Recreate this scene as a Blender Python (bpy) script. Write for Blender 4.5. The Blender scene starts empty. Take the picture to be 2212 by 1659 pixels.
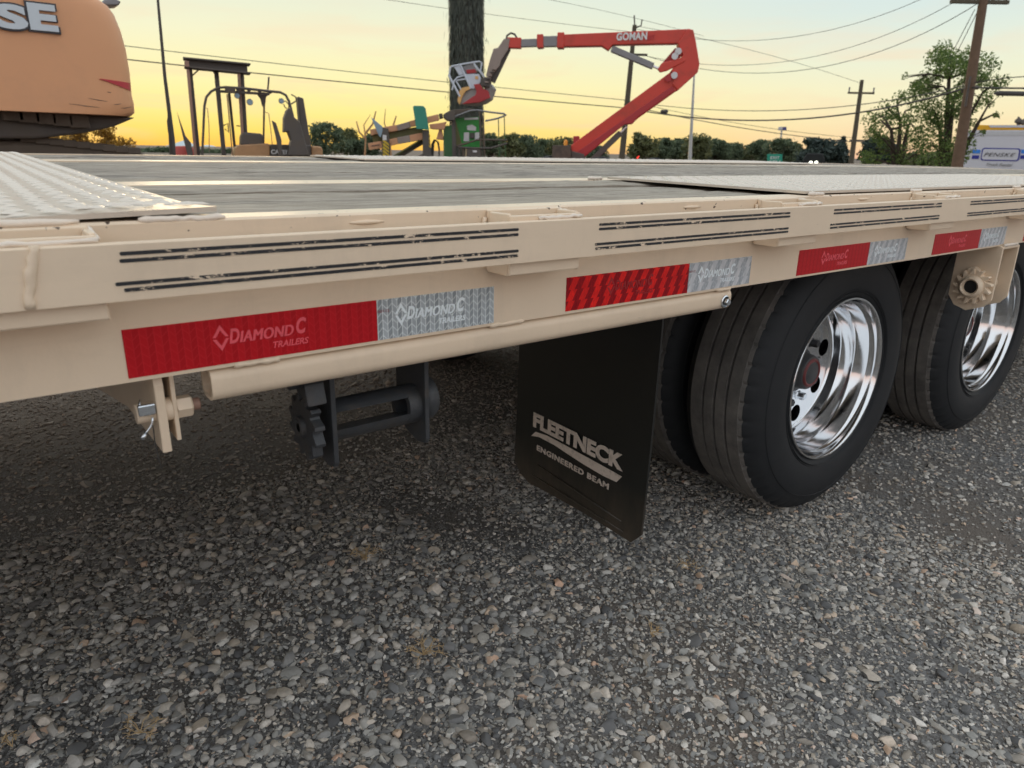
import bpy, bmesh, math, random
import numpy as np
from mathutils import Vector, Matrix
random.seed(7); rng = np.random.default_rng(11)
S = bpy.context.scene
COL = S.collection
R = math.radians

# ------------------------------------------------------------------ camera
CAM = np.array([-0.1109, -0.7795, 0.9849])
FPX, CU, CV = 1533.7, 1106.0, 829.5          # focal length and centre for a 2212 x 1659 frame
PITCH, ROLL, YAW = R(18.0956), R(1.0858), R(37.718)
FW = np.array([math.sin(YAW)*math.cos(PITCH), math.cos(YAW)*math.cos(PITCH), -math.sin(PITCH)])
RT0 = np.array([math.cos(YAW), -math.sin(YAW), 0.0]); UP0 = np.cross(RT0, FW)
RT = math.cos(ROLL)*RT0 + math.sin(ROLL)*UP0
UP = -math.sin(ROLL)*RT0 + math.cos(ROLL)*UP0
cd = bpy.data.cameras.new('camera'); cam = bpy.data.objects.new('camera', cd); COL.objects.link(cam)
cd.sensor_width = 36.0; cd.lens = FPX/2212*36; cd.clip_start = 0.02; cd.clip_end = 9000
m = Matrix(((RT[0], UP[0], -FW[0], CAM[0]), (RT[1], UP[1], -FW[1], CAM[1]), (RT[2], UP[2], -FW[2], CAM[2]), (0, 0, 0, 1)))
cam.matrix_world = m
cd.dof.use_dof = True; cd.dof.focus_distance = 1.35; cd.dof.aperture_fstop = 8.5
S.camera = cam

def ray(u, v): return FW + RT*(u-CU)/FPX - UP*(v-CV)/FPX
def onY(u, v, Y): d = ray(u, v); return CAM + d*((Y-CAM[1])/d[1])
def onX(u, v, X): d = ray(u, v); return CAM + d*((X-CAM[0])/d[0])
def onZ(u, v, Z): d = ray(u, v); return CAM + d*((Z-CAM[2])/d[2])
def at(u, v, dist):                              # point at a horizontal distance from the camera
    d = ray(u, v); return CAM + d*(dist/math.hypot(d[0], d[1]))

# ------------------------------------------------------------------ world and light
SUNDIR = ray(430, 318); SUNAZ = math.atan2(SUNDIR[0], SUNDIR[1]); SUNEL = R(1.5)
W = bpy.data.worlds.new('World'); S.world = W; W.use_nodes = True
nt = W.node_tree; N = nt.nodes; L = nt.links; N.clear()
def srgb(*c): return tuple((x/255/12.92 if x/255 <= .04045 else ((x/255+.055)/1.055)**2.4) for x in c)
def ramp(nt, stops, fac, interp='LINEAR'):
    r = nt.nodes.new('ShaderNodeValToRGB'); e = r.color_ramp.elements; r.color_ramp.interpolation = interp
    while len(e) < len(stops): e.new(.5)
    for i, (p, c) in enumerate(stops):
        e[i].position = p; e[i].color = (*c, 1) if len(c) == 3 else c
    nt.links.new(fac, r.inputs[0]); return r.outputs[0]
def math_n(nt, op, a, b=None, c=None, clamp=False):
    n = nt.nodes.new('ShaderNodeMath'); n.operation = op; n.use_clamp = clamp
    for i, x in enumerate((a, b, c)):
        if x is None: continue
        if isinstance(x, (int, float)): n.inputs[i].default_value = x
        else: nt.links.new(x, n.inputs[i])
    return n.outputs[0]
def mixc(nt, fac, a, b, mode='MIX'):
    n = nt.nodes.new('ShaderNodeMix'); n.data_type = 'RGBA'; n.blend_type = mode
    for k, x in ((0, fac), (6, a), (7, b)):
        if isinstance(x, (int, float)): n.inputs[k].default_value = x
        elif isinstance(x, tuple): n.inputs[k].default_value = (*x, 1) if len(x) == 3 else x
        else: nt.links.new(x, n.inputs[k])
    return n.outputs[2]
tc = N.new('ShaderNodeTexCoord'); sep = N.new('ShaderNodeSeparateXYZ'); L.new(tc.outputs['Generated'], sep.inputs[0])
X_, Y_, Z_ = sep.outputs
hl = math_n(nt, 'SQRT', math_n(nt, 'ADD', math_n(nt, 'MULTIPLY', X_, X_), math_n(nt, 'MULTIPLY', Y_, Y_)))
dt = math_n(nt, 'ADD', math_n(nt, 'MULTIPLY', X_, math.sin(SUNAZ)), math_n(nt, 'MULTIPLY', Y_, math.cos(SUNAZ)))
dt = math_n(nt, 'DIVIDE', dt, math_n(nt, 'MAXIMUM', hl, .001))
zc = math_n(nt, 'MAXIMUM', Z_, 0.0)
rA = ramp(nt, [(0, srgb(244, 184, 80)), (.017, srgb(240, 207, 100)), (.044, srgb(238, 221, 138)), (.078, srgb(235, 226, 166)), (.13, srgb(226, 225, 190)), (.18, srgb(214, 220, 200)), (.25, srgb(214, 223, 213)), (.5, srgb(222, 230, 230)), (1, srgb(222, 228, 232))], zc)
rB = ramp(nt, [(0, srgb(230, 182, 148)), (.017, srgb(233, 202, 156)), (.044, srgb(232, 216, 172)), (.078, srgb(228, 223, 187)), (.12, srgb(216, 222, 202)), (.16, srgb(203, 216, 210)), (.2, srgb(197, 213, 214)), (.5, srgb(216, 227, 231)), (1, srgb(222, 228, 232))], zc)
rC = ramp(nt, [(0, srgb(218, 190, 184)), (.05, srgb(230, 210, 204)), (.12, srgb(230, 224, 224)), (.25, srgb(226, 230, 234)), (.5, srgb(223, 230, 235)), (1, srgb(222, 228, 232))], zc)
fAB = nt.nodes.new('ShaderNodeMapRange'); fAB.interpolation_type = 'SMOOTHSTEP'; L.new(dt, fAB.inputs[0]); fAB.inputs[1].default_value = .66; fAB.inputs[2].default_value = 1.0
fBC = nt.nodes.new('ShaderNodeMapRange'); fBC.interpolation_type = 'SMOOTHSTEP'; L.new(dt, fBC.inputs[0]); fBC.inputs[1].default_value = -.5; fBC.inputs[2].default_value = .45
c1 = mixc(nt, fBC.outputs[0], rC, rB); c2 = mixc(nt, fAB.outputs[0], c1, rA)
# thin streaks of evening cloud
mp = N.new('ShaderNodeMapping'); L.new(tc.outputs['Generated'], mp.inputs[0]); mp.inputs['Scale'].default_value = (2.2, 2.2, 17); mp.inputs['Rotation'].default_value = (.04, .05, 0)
nz = N.new('ShaderNodeTexNoise'); L.new(mp.outputs[0], nz.inputs[0]); nz.inputs['Scale'].default_value = 2.3; nz.inputs['Detail'].default_value = 5; nz.inputs['Distortion'].default_value = .5
cl = ramp(nt, [(.47, (0, 0, 0)), (.70, (.5, .5, .5))], nz.outputs[0])
lowm = ramp(nt, [(0, (.7, .7, .7)), (.09, (1, 1, 1)), (.18, (.15, .15, .15)), (.5, (0, 0, 0))], zc)
clf = math_n(nt, 'MULTIPLY', cl, lowm)
c3 = mixc(nt, clf, c2, srgb(234, 200, 166))
sky = N.new('ShaderNodeTexSky'); sky.sky_type = 'NISHITA'; sky.sun_disc = False; sky.sun_elevation = SUNEL; sky.sun_rotation = SUNAZ
bgA = N.new('ShaderNodeBackground'); L.new(c3, bgA.inputs[0]); bgA.inputs[1].default_value = 1.0
bgB = N.new('ShaderNodeBackground'); L.new(sky.outputs[0], bgB.inputs[0]); bgB.inputs[1].default_value = .002
ad = N.new('ShaderNodeAddShader'); L.new(bgA.outputs[0], ad.inputs[0]); L.new(bgB.outputs[0], ad.inputs[1])
wo = N.new('ShaderNodeOutputWorld'); L.new(ad.outputs[0], wo.inputs[0])

sl = bpy.data.lights.new('sun', 'SUN'); sl.energy = .35; sl.angle = R(12); sl.color = (1, .72, .42)
so = bpy.data.objects.new('sun', sl); COL.objects.link(so)
sd = Vector((math.sin(SUNAZ)*math.cos(SUNEL+R(2)), math.cos(SUNAZ)*math.cos(SUNEL+R(2)), math.sin(SUNEL+R(2))))
so.rotation_euler = sd.to_track_quat('Z', 'Y').to_euler(); so.location = (-3, 6, 8)
S.view_settings.view_transform = 'Standard'; S.view_settings.look = 'None'; S.view_settings.gamma = 1
S.view_settings.exposure = 0.27
try: S.view_settings.use_curve_mapping = False
except Exception: pass
S.render.engine = 'CYCLES'; S.cycles.max_bounces = 6; S.cycles.diffuse_bounces = 3; S.cycles.glossy_bounces = 4; S.cycles.transparent_max_bounces = 4; S.cycles.use_denoising = True; S.cycles.use_adaptive_sampling = True; S.cycles.adaptive_threshold = .03
S.cycles.caustics_reflective = False; S.cycles.caustics_refractive = False

# ------------------------------------------------------------------ materials
MATS = {}
def newmat(name):
    m = bpy.data.materials.new(name); m.use_nodes = True; n = m.node_tree
    b = n.nodes['Principled BSDF']; MATS[name] = m; return m, n, b
def noise(n, scale, detail=3, rough=.55, coords='Object', stretch=None, dist=0):
    t = n.nodes.new('ShaderNodeTexCoord'); v = t.outputs[coords]
    if stretch:
        mp = n.nodes.new('ShaderNodeMapping'); mp.inputs['Scale'].default_value = stretch; n.links.new(v, mp.inputs[0]); v = mp.outputs[0]
    z = n.nodes.new('ShaderNodeTexNoise'); z.inputs['Scale'].default_value = scale; z.inputs['Detail'].default_value = detail
    z.inputs['Roughness'].default_value = rough; z.inputs['Distortion'].default_value = dist; n.links.new(v, z.inputs[0]); return z.outputs[0]
def bump(n, b, h, strength, dist=.002):
    p = n.nodes.new('ShaderNodeBump'); p.inputs['Strength'].default_value = strength; p.inputs['Distance'].default_value = dist
    n.links.new(h, p.inputs['Height']); n.links.new(p.outputs[0], b.inputs['Normal'])
def paint(name, col, rough=.45, metal=0, var=.12, scale=6, bs=.0, bscale=400, dirt=None, dirtamt=.0, dscale=9):
    m, n, b = newmat(name)
    nz = noise(n, scale, 4)
    c = mixc(n, nz, tuple(x*(1-var) for x in col), tuple(min(1, x*(1+var)) for x in col))
    if dirt:
        d = ramp(n, [(.5, (0, 0, 0)), (.68, (dirtamt,)*3)], noise(n, dscale, 6, .65))
        c = mixc(n, d, c, dirt)
    n.links.new(c, b.inputs['Base Color']); b.inputs['Roughness'].default_value = rough; b.inputs['Metallic'].default_value = metal
    rr = n.nodes.new('ShaderNodeMapRange'); n.links.new(noise(n, scale*3, 4), rr.inputs[0]); rr.inputs[3].default_value = max(.03, rough-.1); rr.inputs[4].default_value = min(1, rough+.12)
    n.links.new(rr.outputs[0], b.inputs['Roughness'])
    if bs: bump(n, b, noise(n, bscale, 2), bs)
    return m
TAN = (.83, .665, .495)
def beige(name, chips):
    m, n, b = newmat(name)
    c = mixc(n, noise(n, 3.5, 5), tuple(x*.93 for x in TAN), tuple(x*1.05 for x in TAN))
    c = mixc(n, ramp(n, [(.52, (0, 0, 0)), (.75, (.16,)*3)], noise(n, 14, 7, .7, stretch=(.5, 1, 2))), c, (.46, .36, .26))
    c = mixc(n, ramp(n, [(.50, (0, 0, 0)), (.78, (.34,)*3)], noise(n, 5, 8, .75, stretch=(1.6, 1, .6))), c, (.52, .42, .32))
    c = mixc(n, ramp(n, [(.66, (0, 0, 0)), (.70, (.5,)*3)], noise(n, 34, 8, .8, stretch=(.35, 1, 1.8))), c, (.42, .33, .25))
    if chips:
        sp = ramp(n, [(.675, (0, 0, 0)), (.695, (1, 1, 1))], noise(n, 75, 3, .5))
        t_ = n.nodes.new('ShaderNodeTexCoord'); s_ = n.nodes.new('ShaderNodeSeparateXYZ'); n.links.new(t_.outputs['Object'], s_.inputs[0])
        c = mixc(n, math_n(n, 'MULTIPLY', sp, math_n(n, 'GREATER_THAN', s_.outputs[2], .900)), c, (.06, .032, .02))
    n.links.new(c, b.inputs['Base Color'])
    rr = n.nodes.new('ShaderNodeMapRange'); n.links.new(noise(n, 22, 4), rr.inputs[0]); rr.inputs[3].default_value = .28; rr.inputs[4].default_value = .5
    n.links.new(rr.outputs[0], b.inputs['Roughness']); bump(n, b, noise(n, 260, 3), .10, .001); return m
beige('beige_paint', False); beige('beige_chipped', True)
paint('beige_weld', (.80, .70, .60), .35, 0, .1, 60, .6, 120)
paint('beige_lug', (.70, .615, .525), .22, 0, .05, 20); paint('beige_plate', (.60, .52, .435), .34, 0, .05, 5, .06, 300, (.40, .33, .27), .22, 25)
paint('black_iron', (.042, .045, .050), .48, .0, .3, 40, .25, 500, (.09, .07, .05), .4, 30)
paint('zinc', (.72, .76, .80), .22, 1, .1, 60, .2, 300)
paint('dark_void', (.012, .012, .012), .8)
paint('under_steel', (.03, .028, .026), .7, 0, .3, 8)
paint('gasket_red', (.16, .03, .03), .5); paint('flap_edge', (.02, .022, .022), .5, 0, .3, 30)
# rubber
def rubber(name, col, dust, amt, rough=.72):
    m, n, b = newmat(name)
    c = mixc(n, noise(n, 18, 5), tuple(x*.8 for x in col), tuple(x*1.25 for x in col))
    d = ramp(n, [(.38, (0, 0, 0)), (.72, (amt,)*3)], noise(n, 11, 7, .7)); c = mixc(n, d, c, dust)
    n.links.new(c, b.inputs['Base Color']); b.inputs['Roughness'].default_value = rough; bump(n, b, noise(n, 190, 4), .25, .001)
rubber('tyre_side', (.007, .009, .012), (.026, .026, .026), .3, .68)
rubber('tyre_tread', (.10, .095, .089), (.23, .21, .19), .8, .9)
m, n, b = newmat('mud_flap')
tcx = n.nodes.new('ShaderNodeTexCoord'); sp_ = n.nodes.new('ShaderNodeSeparateXYZ'); n.links.new(tcx.outputs['Object'], sp_.inputs[0])
low = n.nodes.new('ShaderNodeMapRange'); n.links.new(math_n(n, 'ADD', sp_.outputs[2], math_n(n, 'MULTIPLY', noise(n, 9, 6, .7, stretch=(1, 1, .35)), .16)), low.inputs[0])
low.inputs[1].default_value = .12; low.inputs[2].default_value = .30; low.inputs[3].default_value = .8; low.inputs[4].default_value = 0
mud = math_n(n, 'MULTIPLY', low.outputs[0], ramp(n, [(.25, (.3,)*3), (.65, (1,)*3)], noise(n, 26, 6, .7, stretch=(1, 1, .4))))
n.links.new(mixc(n, mud, (.016, .017, .016), (.115, .09, .066)), b.inputs['Base Color'])
b.inputs['Roughness'].default_value = .42; bump(n, b, noise(n, 70, 5), .12, .001)
m, n, b = newmat('aluminium'); b.inputs['Base Color'].default_value = (.80, .81, .83, 1); b.inputs['Metallic'].default_value = 1
rr = n.nodes.new('ShaderNodeMapRange'); n.links.new(noise(n, 30, 5), rr.inputs[0]); rr.inputs[3].default_value = .05; rr.inputs[4].default_value = .16; n.links.new(rr.outputs[0], b.inputs['Roughness'])
bump(n, b, noise(n, 45, 3), .03, .001)
# weathered wood, grain along X
m, n, b = newmat('deck_wood')
oi = n.nodes.new('ShaderNodeObjectInfo')
tcx = n.nodes.new('ShaderNodeTexCoord'); va = n.nodes.new('ShaderNodeVectorMath'); va.operation = 'ADD'; n.links.new(tcx.outputs['Object'], va.inputs[0])
cx_ = n.nodes.new('ShaderNodeCombineXYZ'); n.links.new(math_n(n, 'MULTIPLY', oi.outputs['Random'], 40), cx_.inputs[0]); n.links.new(cx_.outputs[0], va.inputs[1])
def wn(scale, st, det=6, rg=.65, ds=0.0):
    mp = n.nodes.new('ShaderNodeMapping'); mp.inputs['Scale'].default_value = st; n.links.new(va.outputs[0], mp.inputs[0])
    z = n.nodes.new('ShaderNodeTexNoise'); z.inputs['Scale'].default_value = scale; z.inputs['Detail'].default_value = det; z.inputs['Roughness'].default_value = rg; z.inputs['Distortion'].default_value = ds
    n.links.new(mp.outputs[0], z.inputs[0]); return z.outputs[0]
g1 = wn(1, (4, 130, 130), 6, .7, .6); g2 = wn(1, (3, 30, 30), 5, .6, 1.0); g3 = wn(1, (11, 320, 320), 3, .6)
g4 = wn(1, (7, 24, 24), 7, .7, .8)
c = ramp(n, [(.30, (0.046, 0.040, 0.036)), (.44, (0.195, 0.169, 0.143)), (.56, (0.390, 0.345, 0.293)), (.72, (0.650, 0.592, 0.494))], math_n(n, 'ADD', math_n(n, 'MULTIPLY', g1, .45), math_n(n, 'MULTIPLY', g4, .55)))
c = mixc(n, math_n(n, 'MULTIPLY', g2, .35), c, (0.351, 0.319, 0.286))
crk = ramp(n, [(.30, (1, 1, 1)), (.37, (0, 0, 0))], g3); c = mixc(n, math_n(n, 'MULTIPLY', crk, .8), c, (0.046, 0.039, 0.036))
c = mixc(n, math_n(n, 'MULTIPLY', oi.outputs['Random'], .35), c, (0.468, 0.403, 0.312))
n.links.new(c, b.inputs['Base Color']); b.inputs['Roughness'].default_value = .75; b.inputs['Specular IOR Level'].default_value = .3
bump(n, b, math_n(n, 'ADD', math_n(n, 'MULTIPLY', g1, .5), math_n(n, 'MULTIPLY', g4, .9)), .8, .006)
# conspicuity tape: herringbone prisms, coordinates in metres (x along, z up)
def tape_mat(name, cA, cB, cline, glint, rough=.3):
    m, n, b = newmat(name)
    t = n.nodes.new('ShaderNodeTexCoord'); s = n.nodes.new('ShaderNodeSeparateXYZ'); n.links.new(t.outputs['Object'], s.inputs[0]); x, _, z = s.outputs
    p = .0136
    fx = math_n(n, 'FRACT', math_n(n, 'DIVIDE', math_n(n, 'ADD', x, 10), p))
    tri = math_n(n, 'ABSOLUTE', math_n(n, 'SUBTRACT', fx, .5))
    vv = math_n(n, 'FRACT', math_n(n, 'DIVIDE', math_n(n, 'ADD', z, math_n(n, 'MULTIPLY', tri, .0135)), .0098))
    l1 = math_n(n, 'LESS_THAN', vv, .11); fx2 = math_n(n, 'FRACT', math_n(n, 'MULTIPLY', fx, 2)); l2 = math_n(n, 'LESS_THAN', fx2, .13)
    ln = math_n(n, 'MAXIMUM', l1, l2)
    half = math_n(n, 'GREATER_THAN', fx, .5)
    # prism sectors in slanted rows; glints painted as a brighter base colour
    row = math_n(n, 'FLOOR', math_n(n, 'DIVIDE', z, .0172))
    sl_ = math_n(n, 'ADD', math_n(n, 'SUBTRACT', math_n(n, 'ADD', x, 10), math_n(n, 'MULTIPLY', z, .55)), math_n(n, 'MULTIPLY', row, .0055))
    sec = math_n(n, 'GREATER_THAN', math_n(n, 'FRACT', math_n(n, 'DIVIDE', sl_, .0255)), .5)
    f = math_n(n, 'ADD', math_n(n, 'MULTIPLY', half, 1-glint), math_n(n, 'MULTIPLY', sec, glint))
    wob = math_n(n, 'MULTIPLY', f, ramp(n, [(.3, (.55,)*3), (.65, (1,)*3)], noise(n, 45, 3)))
    c = mixc(n, wob, cA, cB); c = mixc(n, math_n(n, 'MULTIPLY', ln, .7 if cline[1] > .3 else .45), c, cline)
    n.links.new(c, b.inputs['Base Color']); b.inputs['Roughness'].default_value = rough
    b.inputs['Specular IOR Level'].default_value = .25
tape_mat('tape_red', (.46, .008, .014), (.54, .010, .017), (.66, .03, .04), 0)
tape_mat('tape_red_glint', (.28, .004, .010), (.95, .022, .018), (.5, .012, .015), .97)  # bright cells paint retroreflected glints into the red
tape_mat('tape_silver', (.28, .31, .33), (.46, .50, .53), (.95, 1, 1), .2)
tape_mat('tape_silver_pale', (.36, .39, .42), (.72, .72, .74), (.62, .64, .68), .8)
paint('tape_red_print', (.85, .11, .14), .35, 0, .1, 40)
paint('tape_red_print_dim', (.36, .015, .02), .35, 0, .1, 40)
paint('tape_white_print', (.85, .92, 1.0), .35, 0, .1, 60)
paint('tape_code_print', (.25, .02, .03), .4)
# black stripes worn through to the paint
m, n, b = newmat('stripe_black')
f = ramp(n, [(.575, (0, 0, 0)), (.61, (1, 1, 1))], noise(n, 60, 6, .8, stretch=(.8, 1, 1.6)))
n.links.new(mixc(n, f, (.018, .020, .024), TAN), b.inputs['Base Color']); b.inputs['Roughness'].default_value = .5
paint('flap_print', (.70, .61, .54), .6, 0, .12, 40, 0, 1, (.16, .13, .1), .5, 40)
# ground and gravel
m, n, b = newmat('lot_ground')
tcx = n.nodes.new('ShaderNodeTexCoord'); sp_ = n.nodes.new('ShaderNodeSeparateXYZ'); n.links.new(tcx.outputs['Object'], sp_.inputs[0])
vo = n.nodes.new('ShaderNodeTexVoronoi'); vo.inputs['Scale'].default_value = 170; n.links.new(tcx.outputs['Object'], vo.inputs[0])
vo2 = n.nodes.new('ShaderNodeTexVoronoi'); vo2.inputs['Scale'].default_value = 420; n.links.new(tcx.outputs['Object'], vo2.inputs[0])
gcol = ramp(n, [(0, (0.075, 0.070, 0.066)), (.45, (0.160, 0.154, 0.150)), (.8, (0.256, 0.250, 0.246)), (1, (0.426, 0.405, 0.384))], vo.outputs['Color'])
brn = ramp(n, [(.44, (0, 0, 0)), (.60, (1, 1, 1))], noise(n, 1.7, 5, .6))
gcol = mixc(n, math_n(n, 'MULTIPLY', brn, .8), gcol, (0.170, 0.141, 0.117))
far = n.nodes.new('ShaderNodeMapRange'); n.links.new(sp_.outputs[1], far.inputs[0]); far.inputs[1].default_value = .5; far.inputs[2].default_value = 2.2
gcol = mixc(n, math_n(n, 'MULTIPLY', far.outputs[0], .85), gcol, (0.166, 0.124, 0.091))  # brown dirt from under the trailer onward, shade there deepened by colour
n.links.new(gcol, b.inputs['Base Color']); b.inputs['Roughness'].default_value = .95
bump(n, b, math_n(n, 'ADD', vo.outputs['Distance'], math_n(n, 'MULTIPLY', vo2.outputs['Distance'], .5)), .6, .005)
m, n, b = newmat('gravel_stone')
ge = n.nodes.new('ShaderNodeNewGeometry'); rp = ge.outputs['Random Per Island']
c = ramp(n, [(0, (0.092, 0.092, 0.096)), (.2, (0.237, 0.237, 0.235)), (.38, (0.354, 0.343, 0.320)), (.52, (0.486, 0.460, 0.418)), (.62, (0.316, 0.274, 0.228)), (.72, (0.605, 0.580, 0.546)), (.82, (0.501, 0.421, 0.333)), (.92, (0.815, 0.767, 0.701)), (.965, (0.657, 0.503, 0.368)), (.985, (0.723, 0.465, 0.333)), (1, (0.900, 0.886, 0.837))], rp)
c = mixc(n, ramp(n, [(.40, (0, 0, 0)), (.75, (.35,)*3)], noise(n, 160, 5, .7)), c, (.15, .135, .12))
tcx = n.nodes.new('ShaderNodeTexCoord'); sp_ = n.nodes.new('ShaderNodeSeparateXYZ'); n.links.new(tcx.outputs['Object'], sp_.inputs[0])
far = n.nodes.new('ShaderNodeMapRange'); n.links.new(sp_.outputs[1], far.inputs[0]); far.inputs[1].default_value = .5; far.inputs[2].default_value = 2.0
c = mixc(n, math_n(n, 'MULTIPLY', far.outputs[0], .80), c, (.19, .135, .090))  # stones under the trailer browned and darkened, shade put into their colour
n.links.new(c, b.inputs['Base Color']); b.inputs['Roughness'].default_value = .82; bump(n, b, noise(n, 300, 4), .35, .001)
# machines and backdrop
paint('orange_paint', (.74, .37, .19), .45, 0, .05, 2, 0, 1, (.50, .27, .16), .25, 2)
paint('letter_pale', (.60, .66, .72), .4); paint('letter_outline', (.05, .05, .06), .5); paint('swoosh_red', (.50, .035, .05), .4)
paint('machine_dark', (.095, .082, .074), .6, 0, .3, 3, 0, 1, (.10, .075, .05), .5, 3)
paint('machine_grime', (.11, .085, .065), .7, 0, .3, 4, 0, 1, (.03, .028, .025), .6, 3)
paint('machine_tan', (.45, .25, .12), .5, 0, .15, 3, 0, 1, (.12, .08, .05), .5, 3)
paint('machine_pinkish', (.34, .20, .15), .55, 0, .15, 3, 0, 1, (.10, .07, .05), .5, 3)
paint('text_white', (.75, .75, .75), .5); paint('text_grey', (.30, .30, .31), .5)
paint('lift_red', (.62, .055, .035), .36, 0, .08, 1.5, 0, 1, (.25, .05, .03), .4, 2)
paint('lift_red_dark', (.40, .03, .035), .45, 0, .12, 2)
paint('steel_grey', (.22, .22, .23), .35, .6, .15, 3); paint('chrome_rod', (.7, .7, .72), .2, 1)
paint('basket_white', (.58, .62, .70), .4, 0, .08, 3); paint('basket_floor', (.30, .29, .28), .6)
paint('basket_yellow', (.72, .42, .15), .5); paint('jib_taupe', (.30, .24, .21), .5, 0, .2, 3)
paint('green_paint', (.035, .30, .05), .42, 0, .15, 2, 0, 1, (.02, .09, .03), .5, 3); paint('green_dark', (.03, .11, .035), .5, 0, .2, 3)
paint('teal_plate', (.035, .26, .19), .45, 0, .08, 2); paint('lift_peach', (.62, .31, .17), .5, 0, .1, 2, 0, 1, (.30, .20, .14), .5, 4)  # peach paints the orange light on the arms into their colour
paint('lift_olive', (.13, .13, .045), .55, 0, .2, 3); paint('fin_blue', (.28, .38, .46), .4); paint('hazard_yellow', (.62, .42, .04), .5)
paint('label_white', (.68, .66, .68), .5); paint('amber', (.8, .3, .02), .3)
paint('pole_wood', (.15, .095, .062), .9, 0, .3, 8, .4, 30); paint('pole_wood_far', (.10, .085, .06), .9, 0, .2, 4)
paint('pole_steel', (.45, .46, .46), .4, .3); paint('wire_black', (.07, .066, .062), .7); paint('mast_dark', (.06, .055, .05), .5)
paint('truck_white', (.62, .62, .68), .35, 0, .03, 1); paint('truck_yellow', (.80, .42, .02), .4); paint('logo_navy', (.02, .03, .28), .4)
paint('logo_blue', (.03, .22, .70), .4); paint('logo_black', (.012, .012, .012), .4); paint('glass_dark', (.03, .04, .05), .08)
paint('sign_green', (.01, .28, .19), .4); paint('board_blue', (.05, .06, .22), .4); paint('board_pale', (.55, .55, .58), .4)
paint('red_drum', (.45, .06, .045), .5); paint('car_dark', (.012, .014, .014), .8)
paint('mountain', (.50, .60, .66), 1, 0, .08, .004)  # far haze painted as a pale blue base colour
paint('weed', (.50, .36, .20), .8, 0, .25, 60)
m, n, b = newmat('headlight'); b.inputs['Emission Color'].default_value = (1, 1, .8, 1); b.inputs['Emission Strength'].default_value = 3
m, n, b = newmat('red_lamp'); b.inputs['Base Color'].default_value = (.8, .05, .03, 1); b.inputs['Emission Color'].default_value = (1, .06, .04, 1); b.inputs['Emission Strength'].default_value = 1.6
def leafmat(name, dark, light, trans=.3):
    m, n, b = newmat(name); ge = n.nodes.new('ShaderNodeNewGeometry')
    c = ramp(n, [(0, dark), (.6, tuple((a+q)/2 for a, q in zip(dark, light))), (1, light)], ge.outputs['Random Per Island'])
    n.links.new(c, b.inputs['Base Color']); b.inputs['Roughness'].default_value = .6
    tr = n.nodes.new('ShaderNodeBsdfTranslucent'); n.links.new(c, tr.inputs[0]); mx = n.nodes.new('ShaderNodeMixShader'); mx.inputs[0].default_value = trans
    n.links.new(b.outputs[0], mx.inputs[1]); n.links.new(tr.outputs[0], mx.inputs[2]); n.links.new(mx.outputs[0], n.nodes['Material Output'].inputs[0])
leafmat('leaf_green', (.06, .12, .028), (.24, .32, .09), .45); leafmat('leaf_far', (.075, .11, .065), (.17, .215, .12), .4)
leafmat('leaf_olive', (.08, .10, .04), (.20, .21, .09)); leafmat('leaf_conifer', (.03, .05, .045), (.07, .10, .08), .2)
leafmat('leaf_sunset_lit', (.20, .11, .02), (.55, .32, .06), .5); leafmat('palm_skirt', (.026, .034, .026), (.085, .095, .07), .1); leafmat('palm_green', (.02, .05, .02), (.06, .10, .04))  # first leaf colour has the orange sunset glow painted in
paint('bark', (.07, .052, .04), .95, 0, .3, 6, .4, 40)

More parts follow.
